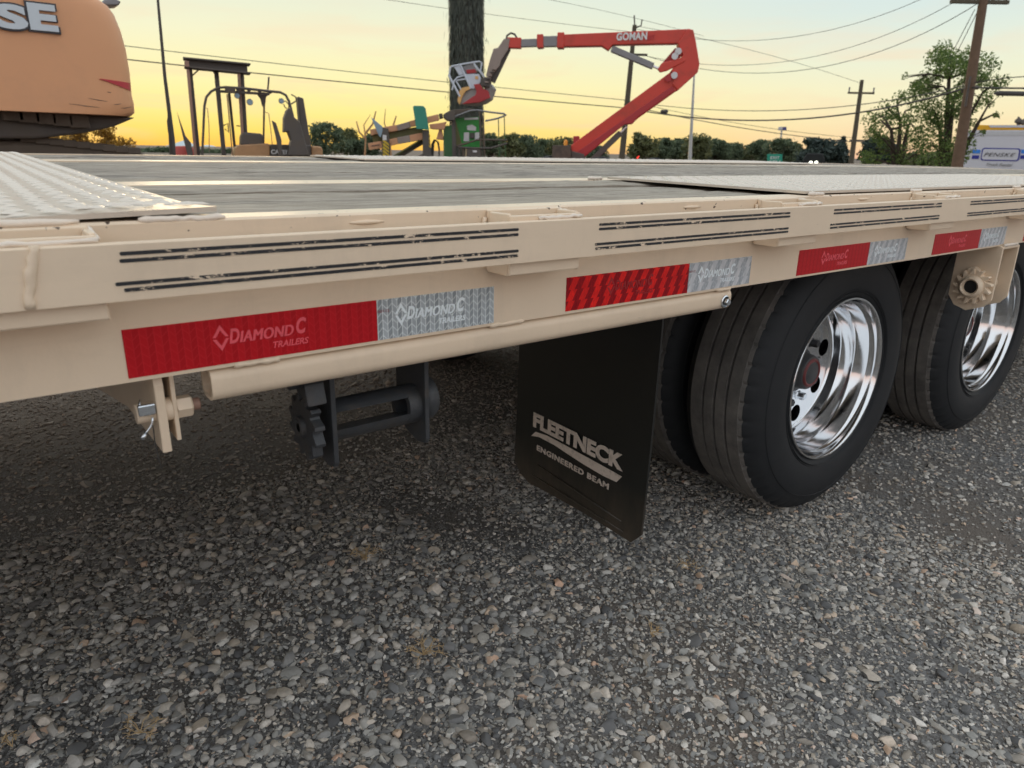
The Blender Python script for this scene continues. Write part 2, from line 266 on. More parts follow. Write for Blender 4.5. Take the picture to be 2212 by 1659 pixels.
# ------------------------------------------------------------------ mesh helpers
def A(p): return np.asarray(p, float)
class MB:
    def __init__(s): s.v = []; s.f = []
    def add(s, vs, fs):
        k = len(s.v); s.v += [tuple(map(float, x)) for x in vs]; s.f += [tuple(i+k for i in f) for f in fs]; return s
    def box(s, a, b):
        x0, y0, z0 = a; x1, y1, z1 = b
        return s.add([(x0,y0,z0),(x1,y0,z0),(x1,y1,z0),(x0,y1,z0),(x0,y0,z1),(x1,y0,z1),(x1,y1,z1),(x0,y1,z1)],
                     [(0,3,2,1),(4,5,6,7),(0,1,5,4),(1,2,6,5),(2,3,7,6),(3,0,4,7)])
    def prism(s, pts, off):                      # polygon extruded along off
        pts = [A(p) for p in pts]; off = A(off); n = len(pts)
        return s.add(pts+[p+off for p in pts], [tuple(range(n))[::-1], tuple(range(n, 2*n))]+[(i, (i+1) % n, n+(i+1) % n, n+i) for i in range(n)])
    def bar(s, p, q, w, d, side):                # w measured across in the plane, d along side
        p, q, side = A(p), A(q), A(side); t = (q-p)/np.linalg.norm(q-p); c = np.cross(t, side); c /= np.linalg.norm(c)
        return s.prism([p+c*w/2-side*d/2, q+c*w/2-side*d/2, q-c*w/2-side*d/2, p-c*w/2-side*d/2], side*d)
    def tube(s, pts, r, n=8, cap=True):
        pts = [A(p) for p in pts]; rr = r if hasattr(r, '__len__') else [r]*len(pts); rings = []; u = None
        for i, p in enumerate(pts):
            t = pts[min(i+1, len(pts)-1)]-pts[max(i-1, 0)]; t = t/max(np.linalg.norm(t), 1e-9)
            if u is None: u = np.cross(t, (0, 0, 1) if abs(t[2]) < .9 else (1, 0, 0))
            u = u-t*(u@t); u /= np.linalg.norm(u); w = np.cross(t, u)
            rings.append([p+rr[i]*(math.cos(a)*u+math.sin(a)*w) for a in [2*math.pi*k/n for k in range(n)]])
        k = len(pts); fs = [(i*n+j, i*n+(j+1) % n, (i+1)*n+(j+1) % n, (i+1)*n+j) for i in range(k-1) for j in range(n)]
        if cap: fs += [tuple(range(n))[::-1], tuple((k-1)*n+j for j in range(n))]
        return s.add([x for r_ in rings for x in r_], fs)
    def lathe(s, prof, c, axis, n=48, closed=False, mod=None):   # prof: (radius, along axis)
        c, axis = A(c), A(axis); axis = axis/np.linalg.norm(axis)
        u = np.cross(axis, (0, 0, 1) if abs(axis[2]) < .9 else (1, 0, 0)); u /= np.linalg.norm(u); w = np.cross(axis, u)
        vs = []; k = len(prof)
        for j in range(n):
            a = 2*math.pi*j/n; e = math.cos(a)*u+math.sin(a)*w
            for i, (r, h) in enumerate(prof):
                if mod: r, h = mod(i, j, r, h)
                vs.append(c+e*r+axis*h)
        m_ = k if closed else k-1
        return s.add(vs, [(j*k+i, ((j+1) % n)*k+i, ((j+1) % n)*k+(i+1) % k, j*k+(i+1) % k) for j in range(n) for i in range(m_)])
    def disc(s, c, axis, r, n=24, h=.0):
        return s.lathe([(1e-5, h), (r, h)], c, axis, n)
    def build(s, name, mat, parent=None, smooth=None, bevel=0, raw=False, fix=True):
        me = bpy.data.meshes.new(name); off = A((0, 0, 0)) if raw else rootloc(parent)
        me.from_pydata([(x-off[0], y-off[1], z-off[2]) for x, y, z in s.v], [], s.f); me.materials.append(MATS[mat])
        if fix:
            bm = bmesh.new(); bm.from_mesh(me); bmesh.ops.remove_doubles(bm, verts=bm.verts, dist=1e-6); bmesh.ops.recalc_face_normals(bm, faces=bm.faces); bm.to_mesh(me); bm.free()
        if smooth is not None:
            me.polygons.foreach_set('use_smooth', [True]*len(me.polygons))
            if smooth < 180: me.set_sharp_from_angle(angle=R(smooth))
        o = bpy.data.objects.new(name, me); COL.objects.link(o); o.parent = parent
        if bevel:
            b = o.modifiers.new('bevel', 'BEVEL'); b.width = bevel; b.segments = 2; b.limit_method = 'ANGLE'; b.angle_limit = R(40)
        return o
def rootloc(o):
    if o is None: return A((0, 0, 0))
    l = A(o.location)
    while o.parent: o = o.parent; l = l+A(o.location)
    return l
def tag(o, label, cat, group=None, kind=None):
    if label: o['label'] = label
    if cat: o['category'] = cat
    if group: o['group'] = group
    if kind: o['kind'] = kind
    return o
def thing(name, label, cat, loc, group=None):
    o = bpy.data.objects.new(name, None); COL.objects.link(o); o.location = loc; o.empty_display_size = .2; return tag(o, label, cat, group)
def copy_tree(o, parent=None):
    c = o.copy(); COL.objects.link(c); c.parent = parent
    for ch in list(o.children): copy_tree(ch, c)
    return c
def textmesh(body, bold=0.0, shear=0.0, spacing=1.0):
    cu = bpy.data.curves.new('t', 'FONT'); cu.body = body; cu.offset = bold; cu.shear = shear; cu.space_character = spacing; cu.resolution_u = 4; cu.extrude = .5
    ob = bpy.data.objects.new('t', cu); COL.objects.link(ob); dg = bpy.context.evaluated_depsgraph_get(); dg.update()
    me = bpy.data.meshes.new_from_object(ob.evaluated_get(dg)); bpy.data.objects.remove(ob); bpy.data.curves.remove(cu)
    v = np.array([tuple(x.co) for x in me.vertices]); f = [tuple(p.vertices) for p in me.polygons]; bpy.data.meshes.remove(me); return v, f
def lettering(name, body, mat, parent, org, ex, ey, w, h, th=.0006, bold=.02, shear=0, spacing=1.0):
    v, f = textmesh(body, bold, shear, spacing); lo, hi = v.min(0), v.max(0); q = (v-lo)/(hi-lo)
    ex, ey = A(ex)/np.linalg.norm(ex), A(ey)/np.linalg.norm(ey); nn = np.cross(ex, ey)
    P = A(org)+q[:, :1]*w*ex+q[:, 1:2]*h*ey+q[:, 2:]*th*nn
    return MB().add(P, f).build(name, mat, parent)

# ------------------------------------------------------------------ ground
g = MB(); nx, ny = 150, 110
xs = np.linspace(-2.5, 7.5, nx); ys = np.linspace(-2.5, 4.5, ny)
def gz(x, y): return .006*math.sin(3.1*x+1.2*y)+.005*math.sin(1.7*y-2.3*x+1)+.004*math.sin(7*x+5*y)-.016
g.add([(x, y, -.012+(gz(x, y)+.012)*(min(1, (x+2.5)*2, (7.5-x)*2, (y+2.5)*2, (4.5-y)*2))) for x in xs for y in ys], [(i*ny+j, (i+1)*ny+j, (i+1)*ny+j+1, i*ny+j+1) for i in range(nx-1) for j in range(ny-1)])
B = 4000
GZ = -.012
g.add([(-B, -B, GZ), (B, -B, GZ), (B, B, GZ), (-B, B, GZ), (-2.5, -2.5, GZ), (7.5, -2.5, GZ), (7.5, 4.5, GZ), (-2.5, 4.5, GZ)], [(0, 1, 5, 4), (1, 2, 6, 5), (2, 3, 7, 6), (3, 0, 4, 7)])
tag(g.build('ground', 'lot_ground', smooth=180), 'grey brown gravel lot under and beside the trailer', None, kind='structure')

def ico(sub):
    bm = bmesh.new(); bmesh.ops.create_icosphere(bm, subdivisions=sub, radius=1)
    v = np.array([tuple(x.co) for x in bm.verts]); f = np.array([[q.index for q in p.verts] for p in bm.faces]); bm.free(); return v, f
def stone_variants(sub, k):
    v, f = ico(sub); out = []
    for _ in range(k):
        d = v.copy()
        for _ in range(10):                      # planar cuts give the broken faces of crushed rock
            n_ = rng.normal(size=3); n_ /= np.linalg.norm(n_); c_ = rng.uniform(.42, .86); e = d@n_-c_; d = d-np.where(e > 0, e, 0)[:, None]*n_
        d *= rng.uniform(.92, 1.08, size=(len(d), 1)); out.append(d)
    return out, f
def scatter(px, py, r, sub, sink):
    var, f = stone_variants(sub, 14); n_ = len(px); nv = len(var[0])
    pick = rng.integers(0, len(var), n_); base = np.array(var)[pick]
    sc = np.stack([r*rng.uniform(.95, 1.75, n_), r*rng.uniform(.85, 1.25, n_), r*rng.uniform(.5, .95, n_)], -1)
    base = base*sc[:, None, :]
    a = rng.uniform(0, 2*np.pi, n_); t = rng.normal(0, .28, n_)
    ct, st = np.cos(t)[:, None], np.sin(t)[:, None]; y = base[..., 1]*ct-base[..., 2]*st; z = base[..., 1]*st+base[..., 2]*ct; x = base[..., 0]
    ca, sa = np.cos(a)[:, None], np.sin(a)[:, None]
    gzz = np.array([gz(p, q) for p, q in zip(px, py)])
    P = np.stack([x*ca-y*sa+px[:, None], x*sa+y*ca+py[:, None], z+(gzz+sc[:, 2]*sink)[:, None]], -1).reshape(-1, 3)
    F = (f[None]+(np.arange(n_)*nv)[:, None, None]).reshape(-1, 3); return P, F
def dens(x, y):
    return .62+.38*np.sin(2.2*x+3.1*y+.6)*np.sin(3.7*x-1.9*y)+.22*np.sin(9*x+4*y)
def pts(n_, x0, x1, y0, y1, thr=0.0):
    x = rng.uniform(x0, x1, n_); y = rng.uniform(y0, y1, n_); k = dens(x, y) > rng.uniform(0, 1-thr, n_); return x[k], y[k]
Ps, Fs, off = [], [], 0
def layer(x, y, r, sub, sink):
    global off
    P, F = scatter(x, y, r, sub, sink); Ps.append(P); Fs.append(F+off); off += len(P)
def lay(n_, box, lo, hi, sub, sink, thr=0., pw=1.6):
    x, y = pts(n_, *box, thr); r = lo+(hi-lo)*rng.uniform(0, 1, len(x))**pw; layer(x, y, r, sub, sink)
NEAR = (-.5, 2.0, -.75, 1.3); MID = (-.7, 4.2, -.9, 2.9); WIDE = (-2.3, 7, -2.2, 4.2)
def inview(x, y, m_=.08):
    d = np.stack([x, y, np.zeros_like(x)], -1)-CAM; k = d@FW; u = CU+FPX*(d@RT)/np.maximum(k, .05); v = CV-FPX*(d@UP)/np.maximum(k, .05)
    return (k > .05) & (u > -2212*m_) & (u < 2212*(1+m_)) & (v < 1659*(1+m_)) & (v > 700)
def layv(n_, box, lo, hi, sub, sink, thr=0., pw=1.6):
    x, y = pts(n_, *box, thr); k = inview(x, y); x, y = x[k], y[k]; layer(x, y, lo+(hi-lo)*rng.uniform(0, 1, len(x))**pw, sub, sink)
lay(240, NEAR, .011, .020, 2, .2, .3, 1.8); lay(300, MID, .011, .018, 2, .15, .3, 2.0); lay(900, WIDE, .010, .018, 1, .2, .3)
layv(9500, NEAR, .0048, .0115, 2, .42, .5, 2.2); lay(5000, MID, .0055, .010, 1, .2, .5, 1.8)
layv(1300, (-.45, .75, .0, 1.2), .006, .0145, 2, .42, .6, 1.6)
layv(38000, NEAR, .0032, .0066, 1, .42, .62); layv(46000, NEAR, .0018, .0040, 1, .42, .7)
layv(34000, (-.6, 3.4, .6, 2.9), .0035, .0085, 1, .35, .6, 1.9); layv(40000, (1.4, 6.6, -1.3, 1.0), .0032, .0085, 1, .4, .9, 1.9)
lay(14000, WIDE, .004, .009, 1, .2, .4)
P = np.concatenate(Ps); F = np.concatenate(Fs); me = bpy.data.meshes.new('gravel')
me.vertices.add(len(P)); me.vertices.foreach_set('co', P.astype(np.float32).ravel())
me.loops.add(F.size); me.loops.foreach_set('vertex_index', F.astype(np.int32).ravel())
me.polygons.add(len(F)); me.polygons.foreach_set('loop_start', np.arange(0, F.size, 3, dtype=np.int32)); me.polygons.foreach_set('loop_total', np.full(len(F), 3, np.int32))
me.polygons.foreach_set('use_smooth', np.ones(len(F), bool)); me.update(calc_edges=True); me.set_sharp_from_angle(angle=R(38)); me.materials.append(MATS['gravel_stone'])
gv = bpy.data.objects.new('gravel', me); COL.objects.link(gv); tag(gv, 'loose grey crushed stone covering the lot', 'gravel', kind='stuff')
print('gravel tris', len(F))

# ------------------------------------------------------------------ trailer
TL = A((1.78, 1.23, 0)); T = thing('flatbed_trailer', 'beige flatbed trailer with weathered plank deck and red and silver side tape', 'trailer', TL)
XR, XF, DW = -2.4, 9.9, 2.46                     # rear end, neck, deck width
def camber(X): return -.0017*max(0.0, X-4)**2
def dk(X, Y, dz=0): return .912+.0135*Y+camber(X)+dz
def strip(mb, x0, x1, sec, n=None, wob=0):       # section [(y, dz)] run along X, following the deck
    n = n or max(2, int((x1-x0)/.35)); k = len(sec); vs = []
    for i in range(n+1):
        X = x0+(x1-x0)*i/n
        for (y, z) in sec: vs.append((X, y+random.uniform(-wob, wob), dk(X, y, z)+random.uniform(-wob, wob)*.5))
    fs = [(i*k+j, i*k+(j+1) % k, (i+1)*k+(j+1) % k, (i+1)*k+j) for i in range(n) for j in range(k)]
    fs += [tuple(range(k)), tuple(n*k+j for j in range(k))[::-1]]; mb.add(vs, fs); return mb
def rectsec(y0, y1, z0, z1, c=.0): return [(y0, z0), (y1, z0), (y1, z1-c), (y1-c, z1), (y0+c, z1), (y0, z1-c)] if c else [(y0, z0), (y1, z0), (y1, z1), (y0, z1)]
rows = [(.052, .232), (.235, .409), (.414, .572), (.692, .893), (.896, 1.098), (1.101, 1.306), (1.313, 1.538), (1.541, 1.757), (1.888, 2.065), (2.068, 2.240), (2.243, 2.406)]
for i, (a, b_) in enumerate(rows):
    dz = random.uniform(-.0035, .001)
    ph = random.uniform(0, 50); nxp, nyp = 330, 7; vs = []; xsP = np.concatenate([np.linspace(XR, -.3, 12)[:-1], np.linspace(-.3, 5.0, 260), np.linspace(5.0, XF, 40)[1:]]); nxp = len(xsP)
    bow = random.uniform(-.002, .002); cup = random.uniform(-.0015, .0022)
    for X in xsP:
        ye = .0012*math.sin(1.3*X+ph)
        for j in range(nyp+1):
            t_ = j/nyp; y = a+(b_-a)*t_+ye; w1 = math.sin(9*X+ph+40*y)+.7*math.sin(23*X-31*y+2*ph)+.8*math.sin(3.1*X+130*y+ph)+.6*math.sin(47*X+60*y)
            z = dk(X, y, dz)+.0006*w1+random.uniform(-.0005, .0005)+cup*(2*t_-1)**2+bow*math.sin(.9*X+ph)-(.004 if j in (0, nyp) else 0)
            vs.append((X, y, z))
        vs += [(X, b_+ye, dk(X, b_, -.038)), (X, a+ye, dk(X, a, -.038))]
    kp = nyp+3; mb = MB(); mb.add(vs, [(i_*kp+j, (i_+1)*kp+j, (i_+1)*kp+(j+1) % kp, i_*kp+(j+1) % kp) for i_ in range(nxp-1) for j in range(kp)]+[tuple(range(kp)), tuple((nxp-1)*kp+j for j in range(kp))[::-1]])
    mb.build('plank', 'deck_wood', T, 40)
for y0, y1 in ((.580, .684), (1.765, 1.880)):
    strip(MB(), XR, XF, rectsec(y0, y1, -.02, .001, .001)).build('deck_strip', 'beige_chipped', T, 35)
# near side: edge channel, web, rub rail
strip(MB(), XR, XF, [(0, -.157), (.068, -.157), (.068, -.151), (.006, -.151), (.006, -.04), (.048, -.04), (.048, .000), (.046, .0025), (.003, .0025), (0, 0)]).build('side_channel', 'beige_chipped', T, 30)
strip(MB(), XR, XF, [(-.064, -.061), (-.055, -.061), (-.055, -.0105), (-.0565, -.009), (-.0625, -.009), (-.064, -.0105)]).build('rub_rail', 'beige_paint', T, 30)
strip(MB(), XR, XF, [(DW, -.157), (DW-.068, -.157), (DW-.068, -.151), (DW-.006, -.151), (DW-.006, -.04), (DW-.045, -.04), (DW-.045, .003), (DW, .003)]).build('side_channel', 'beige_chipped', T, 30)
strip(MB(), XR, XF, rectsec(DW+.055, DW+.064, -.061, -.009)).build('rub_rail', 'beige_paint', T, 30)
for y in (.63, 1.82):
    mbm = MB(); mbm.box((XR, y-.005, .62), (XF, y+.005, .885)); mbm.box((XR, y-.07, .61), (XF, y+.07, .6195)); mbm.build('main_beam', 'under_steel', T)
for x in np.arange(XR+.3, XF, .41): MB().box((x, .07, .80), (x+.05, DW-.07, .868)).build('crossmember', 'under_steel', T)
MB().box((XR-.06, 0, .70), (XR-.001, DW, .93)).build('rear_bumper', 'beige_paint', T, bevel=.004)
# gooseneck ramp at the front
p0 = onY(2170, 366, 2.40); zN = .90
nk = MB(); nk.prism([(XF+.02, .02, .70), (XF+.02, .02, zN), (XF+2.3, .02, zN+.86), (XF+2.3, .02, .70)], (0, DW-.04, 0)); nk.build('neck_ramp', 'beige_paint', T, bevel=.01)
MB().box((XF+2.3, .02, 1.1), (XF+4.5, DW-.02, zN+.86)).build('neck_deck', 'beige_paint', T)
# stake pockets every two feet, welded behind the rail
for i, xc in enumerate((-1.30, -.70, -.10, .505, 1.105, 1.70, 2.31, 2.92, 3.52)):
    x0, x1 = xc-.062, xc+.058; z0, z1 = .833, .9125
    if i == 2: x0, x1 = -.19, -.015
    p = MB(); o_, t_ = -.0545, .006
    for (a, b_) in (((x0, o_, z0), (x1, o_+t_, z1-.004)), ((x0, -.009, z0), (x1, -.001, z1)), ((x0, o_+t_, z0), (x0+t_, -.009, z1-.002)), ((x1-t_, o_+t_, z0), (x1, -.009, z1-.002))): p.box(a, b_)
    pk = p.build('stake_pocket', 'beige_chipped', T, bevel=.0016)
    w = MB(); n_ = 10
    w.tube([(x0+.045+(x1-x0-.045)*k/n_, -.0555, .9045+random.uniform(-.0012, .0012)) for k in range(n_+1)], [random.uniform(.0020, .0030) for _ in range(n_+1)], 7)
    w.tube([(x1+.001, -.054+.05*k/n_, .905+.006*k/n_+random.uniform(-.001, .001)) for k in range(n_+1)], [random.uniform(.0014, .0022) for _ in range(n_+1)], 6)
    w.build('weld_bead', 'beige_weld', pk, 180)
    MB().tube([(x0-.004+random.uniform(-.001, .001), -.003, z0+.010+.060*k/8) for k in range(9)], [random.uniform(.002, .004) for _ in range(9)], 6).build('weld_bead', 'beige_paint', pk, 180)
# vertical splice weld on the rail
MB().tube([(-.063-.012*k/10+random.uniform(-.0015, .0015), -.0635, .9035-.052*k/10) for k in range(11)][::-1], [random.uniform(.003, .0055) for _ in range(11)], 8).build('weld_bead', 'beige_paint', T, 180)
for x in (.25, .84, 1.4): MB().tube([(x+.011*k, .0, .9035) for k in range(5)], [.001, .0026, .0032, .0026, .001], 6).build('weld_bead', 'beige_paint', T, 180)
# black pinstripes on the rail
def capsule(x0, x1, z, hgt, y, n=7):
    P = []; r = hgt/2
    for k in range(n+1): a = math.pi/2+math.pi*k/n; P.append((x0+r+r*math.cos(a), y, z+r*math.sin(a)))
    for k in range(n+1): a = -math.pi/2+math.pi*k/n; P.append((x1-r+r*math.cos(a), y, z+r*math.sin(a)))
    return P
segs = [(0.0, .449), (.588, 1.051), (1.195, 1.650), (1.805, 2.26), (2.41, 2.86), (3.0, 3.45)]
for i, (a, b_) in enumerate(segs):
    for j, z in enumerate((.8925, .8863, .8660, .8602)):
        a2 = a+((-.001, -.002, -.008, -.002) if i == 0 else (0, 0, -.006, -.005))[j]
        MB().prism(capsule(a2, b_+random.uniform(-.001, .001), z+random.uniform(-.0002, .0002), .0034, -.0646), (0, .0004, 0)).build('stripe_decal', 'stripe_black', T)
# conspicuity tape with its print
offs = [0, .590, 1.205, 1.806, 2.41, 3.01]
for i, x in enumerate(offs):
    r_, w_, zt, zb = .2794, .1778, .8098, .7592
    sty = (('tape_red', 'tape_silver', 'tape_red_print', 'tape_white_print'), ('tape_red_glint', 'tape_silver_pale', 'tape_red_print_dim', 'tape_white_print'))[1 if i == 1 else 0]
    if i >= 2: sty = ('tape_red', 'tape_silver_pale', 'tape_red_print', 'tape_white_print')
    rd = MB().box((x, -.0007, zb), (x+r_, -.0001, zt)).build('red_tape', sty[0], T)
    wt = MB().box((x+r_+.0003, -.0007, zb), (x+r_+w_, -.0001, zt)).build('silver_tape', sty[1], T)
    for tp, cx0, wd, mt, sc in ((rd, x+.102, .098, sty[2], 1), (wt, x+r_+.042, .105, sty[3], 1)):
        ex, ey = (1, 0, .0), (0, 0, 1)
        lettering('print', 'D', mt, tp, (cx0, -.0008, .7810), ex, ey, .0115*sc, .0165, .0003, .035, .25)
        lettering('print', 'IAMOND', mt, tp, (cx0+.0115, -.0008, .7810), ex, ey, .060, .0125, .0003, 0, .25, 1.05)
        lettering('print', 'IAMOND', mt, tp, (cx0+.0122, -.0010, .7811), ex, ey, .060, .0125, .0003, 0, .25, 1.05)
        lettering('print', 'IAMOND', mt, tp, (cx0+.0108, -.0012, .7809), ex, ey, .060, .0125, .0003, 0, .25, 1.05)
        lettering('print', 'C', mt, tp, (cx0+.075, -.0008, .7815), ex, ey, .0125, .0190, .0003, .04, .25)
        lettering('print', 'TRAILERS', mt, tp, (cx0+.047, -.0008, .7690), ex, ey, .042, .0075, .0003, .02, .25)
        for sg in (1, -1):                      # split diamond mark
            c_ = A((cx0-.0085, -.00085, .7885))
            MB().prism([c_+(0, 0, sg*.0145), c_+(-.0085, 0, sg*.001), c_+(-.005, 0, sg*.001), c_+(0, 0, sg*.0085), c_+(.005, 0, sg*.001), c_+(.0085, 0, sg*.001)], (0, .0003, 0)).build('print', mt, tp)
    if i < 2: lettering('print', 'DOT-C2', 'tape_code_print', wt, (x+r_+.001, -.0008, .7935), (1, 0, 0), (0, 0, 1), .016, .0034, .0002, .01)
# square tube under the channel with its end bolt
tb = MB(); tx0, tx1 = .079, .999; sec = []
for cx2, cz2, a0 in ((.031, .7405, 0), (.014, .7405, 90), (.014, .7295, 180), (.031, .7295, 270)):
    for k in range(7): a = R(a0+15*k); sec.append((cx2+.0135*math.cos(a), cz2+.0135*math.sin(a)))
inn = [(.0222+(y-.0222)*.82, .735+(z-.735)*.80) for y, z in sec]; k = len(sec)
vs = [(tx0, y, z) for y, z in sec]+[(tx1, y, z) for y, z in sec]+[(tx0, y, z) for y, z in inn]+[(tx1-.01, y, z) for y, z in inn]
tb.add(vs, [(j, (j+1) % k, k+(j+1) % k, k+j) for j in range(k)]+[(2*k+j, 2*k+(j+1) % k, 3*k+(j+1) % k, 3*k+j) for j in range(k)]+[(j, (j+1) % k, 2*k+(j+1) % k, 2*k+j) for j in range(k)]+[tuple(k+j for j in range(k))])
tube = tb.build('slide_tube', 'beige_paint', T, 40)
bt = MB(); bt.lathe([(.0001, .0), (.0115, .0), (.0115, .0018), (.0095, .003)], (.981, .0005, .7318), (0, -1, 0), 24); bt.lathe([(.0075, .003), (.0072, .0085), (.0055, .010), (.0001, .010)], (.981, .0005, .7318), (0, -1, 0), 6)
bt.build('bolt', 'zinc', tube, 30)
for xa, xb in ((.105, .155), (.452, .512), (.955, .992)):
    n_ = 9; MB().tube([(xa+(xb-xa)*k/n_, .002, .7547+random.uniform(-.0006, .0006)) for k in range(n_+1)], [random.uniform(.0025, .0042) for _ in range(n_+1)], 7).build('weld_bead', 'beige_paint', tube, 180)
# hinge lug with pin, cotter and nut
def lug(x, y0, zlow, th, mat='beige_paint'):
    return [(x, y0, zlow), (x, y0, .742), (x, y0+.006, .7555), (x, y0+.125, .7555), (x, y0+.12, .748), (x, y0+.012, zlow)]
def lug2(x, y0, zl, zt): return [(x, y0, zl), (x, y0, .742), (x, y0+.004, zt), (x, y0+.62, zt), (x, y0+.62, zl-.085), (x, y0+.2, zl-.006)]
lg = MB().prism(lug2(.024, .014, .6655, .7545), (.0095, 0, 0)).build('hinge_lug', 'beige_paint', T, bevel=.0012)
MB().prism([(.041, .020, .6745), (.041, .020, .7545), (.041, .075, .7545), (.041, .075, .69), (.041, .06, .6745)], (.0047, 0, 0)).build('lug_plate', 'beige_paint', lg, bevel=.001)
pc = A((0, .031, .7095))
MB().lathe([(.0001, .0055), (.0105, .0055), (.011, .007), (.011, .0238), (.0001, .0238)], pc, (1, 0, 0), 20).build('pin', 'beige_paint', lg, 35)
MB().lathe([(.0001, .0337), (.013, .0337), (.013, .0408), (.0001, .0408)], pc, (1, 0, 0), 20).build('bushing', 'beige_paint', lg, 35)
MB().lathe([(.0001, .0459), (.0125, .0459), (.0125, .061), (.011, .0625), (.0001, .0625)], pc, (1, 0, 0), 6).build('nut', 'beige_paint', lg, 25)
MB().lathe([(.0001, .0625), (.007, .0625), (.007, .070), (.006, .071), (.0001, .071)], pc, (1, 0, 0), 16).build('bolt_end', 'machine_pinkish', lg, 35)
ck = onY(317, 885, .018); MB().box(ck-(.0085, .003, .0062), ck+(.0085, .003, .0062)).build('cotter_head', 'zinc', lg, bevel=.0016)
q0 = ck+A((.003, -.002, -.005)); ring = [q0+A((.001, 0, -.004)), q0+A((.0005, 0, -.009)), q0+A((-.002, 0, -.014)), q0+A((-.006, 0, -.0185)), q0+A((-.0085, 0, -.021))]
MB().tube(ring, .0013, 8).build('cotter_wire', 'zinc', lg, 180)
MB().tube([ring[-1], ring[-1]+A((-.004, 0, -.005))], .0026, 8).build('cotter_tip', 'zinc', lg, 180)
MB().tube([q0+A((-.006, .012, .014)), q0+A((-.009, .010, .006)), q0+A((-.005, .008, -.008))], .0013, 8).build('cotter_wire', 'zinc', lg, 180)
hw = [onY(u, v, .03) for u, v in ((330, 918), (334, 950), (341, 985), (349, 1012))]; MB().tube(hw, .0007, 5).build('hanging_wire', 'wire_black', lg, 180)
# sliding strap winch under the tube
def gear(c, axis, r0, r1, nt_, h, hole=0, skew=.5):
    axis = A(axis)/np.linalg.norm(axis); u = np.cross(axis, (0, 0, 1)); w = np.cross(axis, u); P = []
    for k in range(nt_):
        for fr, rr_ in ((0, r0), (skew, r1), (skew+.22, r1), (skew+.3, r0)):
            a = 2*math.pi*(k+fr)/nt_; P.append(A(c)+rr_*(math.cos(a)*u+math.sin(a)*w))
    mb = MB().prism(P, axis*h); return mb
wy, wz = .088, .632
def wplate(x, th, yf): return MB().prism([(x, yf, .585), (x, yf, .742), (x, yf+.006, .752), (x, yf+.085, .752), (x, yf+.085, .61), (x, yf+.06, .583), (x, yf+.025, .574), (x, yf+.004, .578)], (th, 0, 0))
wn_ = wplate(.234, .007, .050).build('strap_winch', 'black_iron', T, bevel=.0012)
wplate(.376, .007, .052).build('end_plate', 'black_iron', wn_, bevel=.0012)
MB().box((.234, .055, .7525), (.383, .135, .7560)).build('slide_plate', 'black_iron', wn_)
dr = MB(); r_ = .029
for sgn in (1, -1):                               # slotted drum: an upper and a lower bar, slot tipped toward the viewer
    rot = R(-14); sec = []
    for k in range(11): a_ = R(24+132*k/10); sec.append((r_*math.cos(a_), sgn*r_*math.sin(a_)))
    sec = [(wy+y*math.cos(rot)-z*math.sin(rot), wz+y*math.sin(rot)+z*math.cos(rot)) for y, z in sec]
    k = len(sec); dr.add([(.241, y, z) for y, z in sec]+[(.362, y, z) for y, z in sec], [(j, (j+1) % k, k+(j+1) % k, k+j) for j in range(k)]+[tuple(range(k)), tuple(range(k, 2*k))])
dr.lathe([(r_*.68, .0), (r_+.0003, .0), (r_+.0003, .02), (r_*.68, .02)], (.356, wy, wz), (1, 0, 0), 28, True)
dr.build('drum', 'black_iron', wn_, 35)
gear((.205, wy-.006, wz+.002), (1, 0, 0), .036, .046, 12, .014).build('ratchet_wheel', 'black_iron', wn_, bevel=.001)
MB().lathe([(.006, .004), (.012, .002), (.015, .004), (.016, .012), (.0001, .012)], (.196, wy-.006, wz+.002), (1, 0, 0), 24).build('drum_cap', 'black_iron', wn_, 35)
MB().prism([(.198, .072, .712), (.198, .056, .716), (.198, .044, .702), (.198, .036, .676), (.198, .052, .684), (.198, .070, .686), (.198, .084, .700)], (.026, 0, 0)).build('pawl', 'black_iron', wn_, bevel=.002)
MB().lathe([(.0001, 0), (.008, 0), (.008, .016), (.0001, .016)], (.186, .066, .701), (1, 0, 0), 14).build('pawl_pin', 'black_iron', wn_, 35)
cp = MB(); cp.lathe([(.016, 0), (.031, 0), (.033, .004), (.033, .014), (.030, .019), (.020, .019), (.016, .012)], (.384, wy-.002, wz+.006), (1, 0, 0), 32, True); cp.build('capstan_ring', 'black_iron', wn_, 40)
# beige winch welded to the channel near the second wheel
bx_ = 2.235
def bplate(x): return [(x, -.012, .60), (x, -.012, .752), (x, -.004, .7555), (x, .105, .7555), (x, .105, .60), (x, .085, .572), (x, .05, .560), (x, .005, .578)]
bw = MB().prism(bplate(bx_), (.008, 0, 0)).build('fixed_winch', 'beige_paint', T, bevel=.002)
MB().prism(bplate(bx_+.118), (.008, 0, 0)).build('end_plate', 'beige_paint', bw, bevel=.002)
MB().box((bx_+.0085, -.012, .746), (bx_+.1175, .105, .7555)).build('top_plate', 'beige_paint', bw, bevel=.002)
bcen = onX(2098, 619, bx_-.026); gear(bcen, (1, 0, 0), .037, .051, 13, .020).build('ratchet_wheel', 'beige_chipped', bw, bevel=.001)
MB().lathe([(.019, .002), (.019, -.012), (.024, -.016), (.031, -.011), (.033, .0)], bcen, (1, 0, 0), 28).build('drum_socket', 'beige_paint', bw, 60)
MB().disc(bcen, (1, 0, 0), .0192, 24, -.001).build('socket_bore', 'dark_void', bw)
MB().lathe([(.0001, 0), (.019, 0), (.019, .12), (.0001, .12)], bcen+A((.022, 0, 0)), (1, 0, 0), 24).build('drum', 'beige_paint', bw, 35)
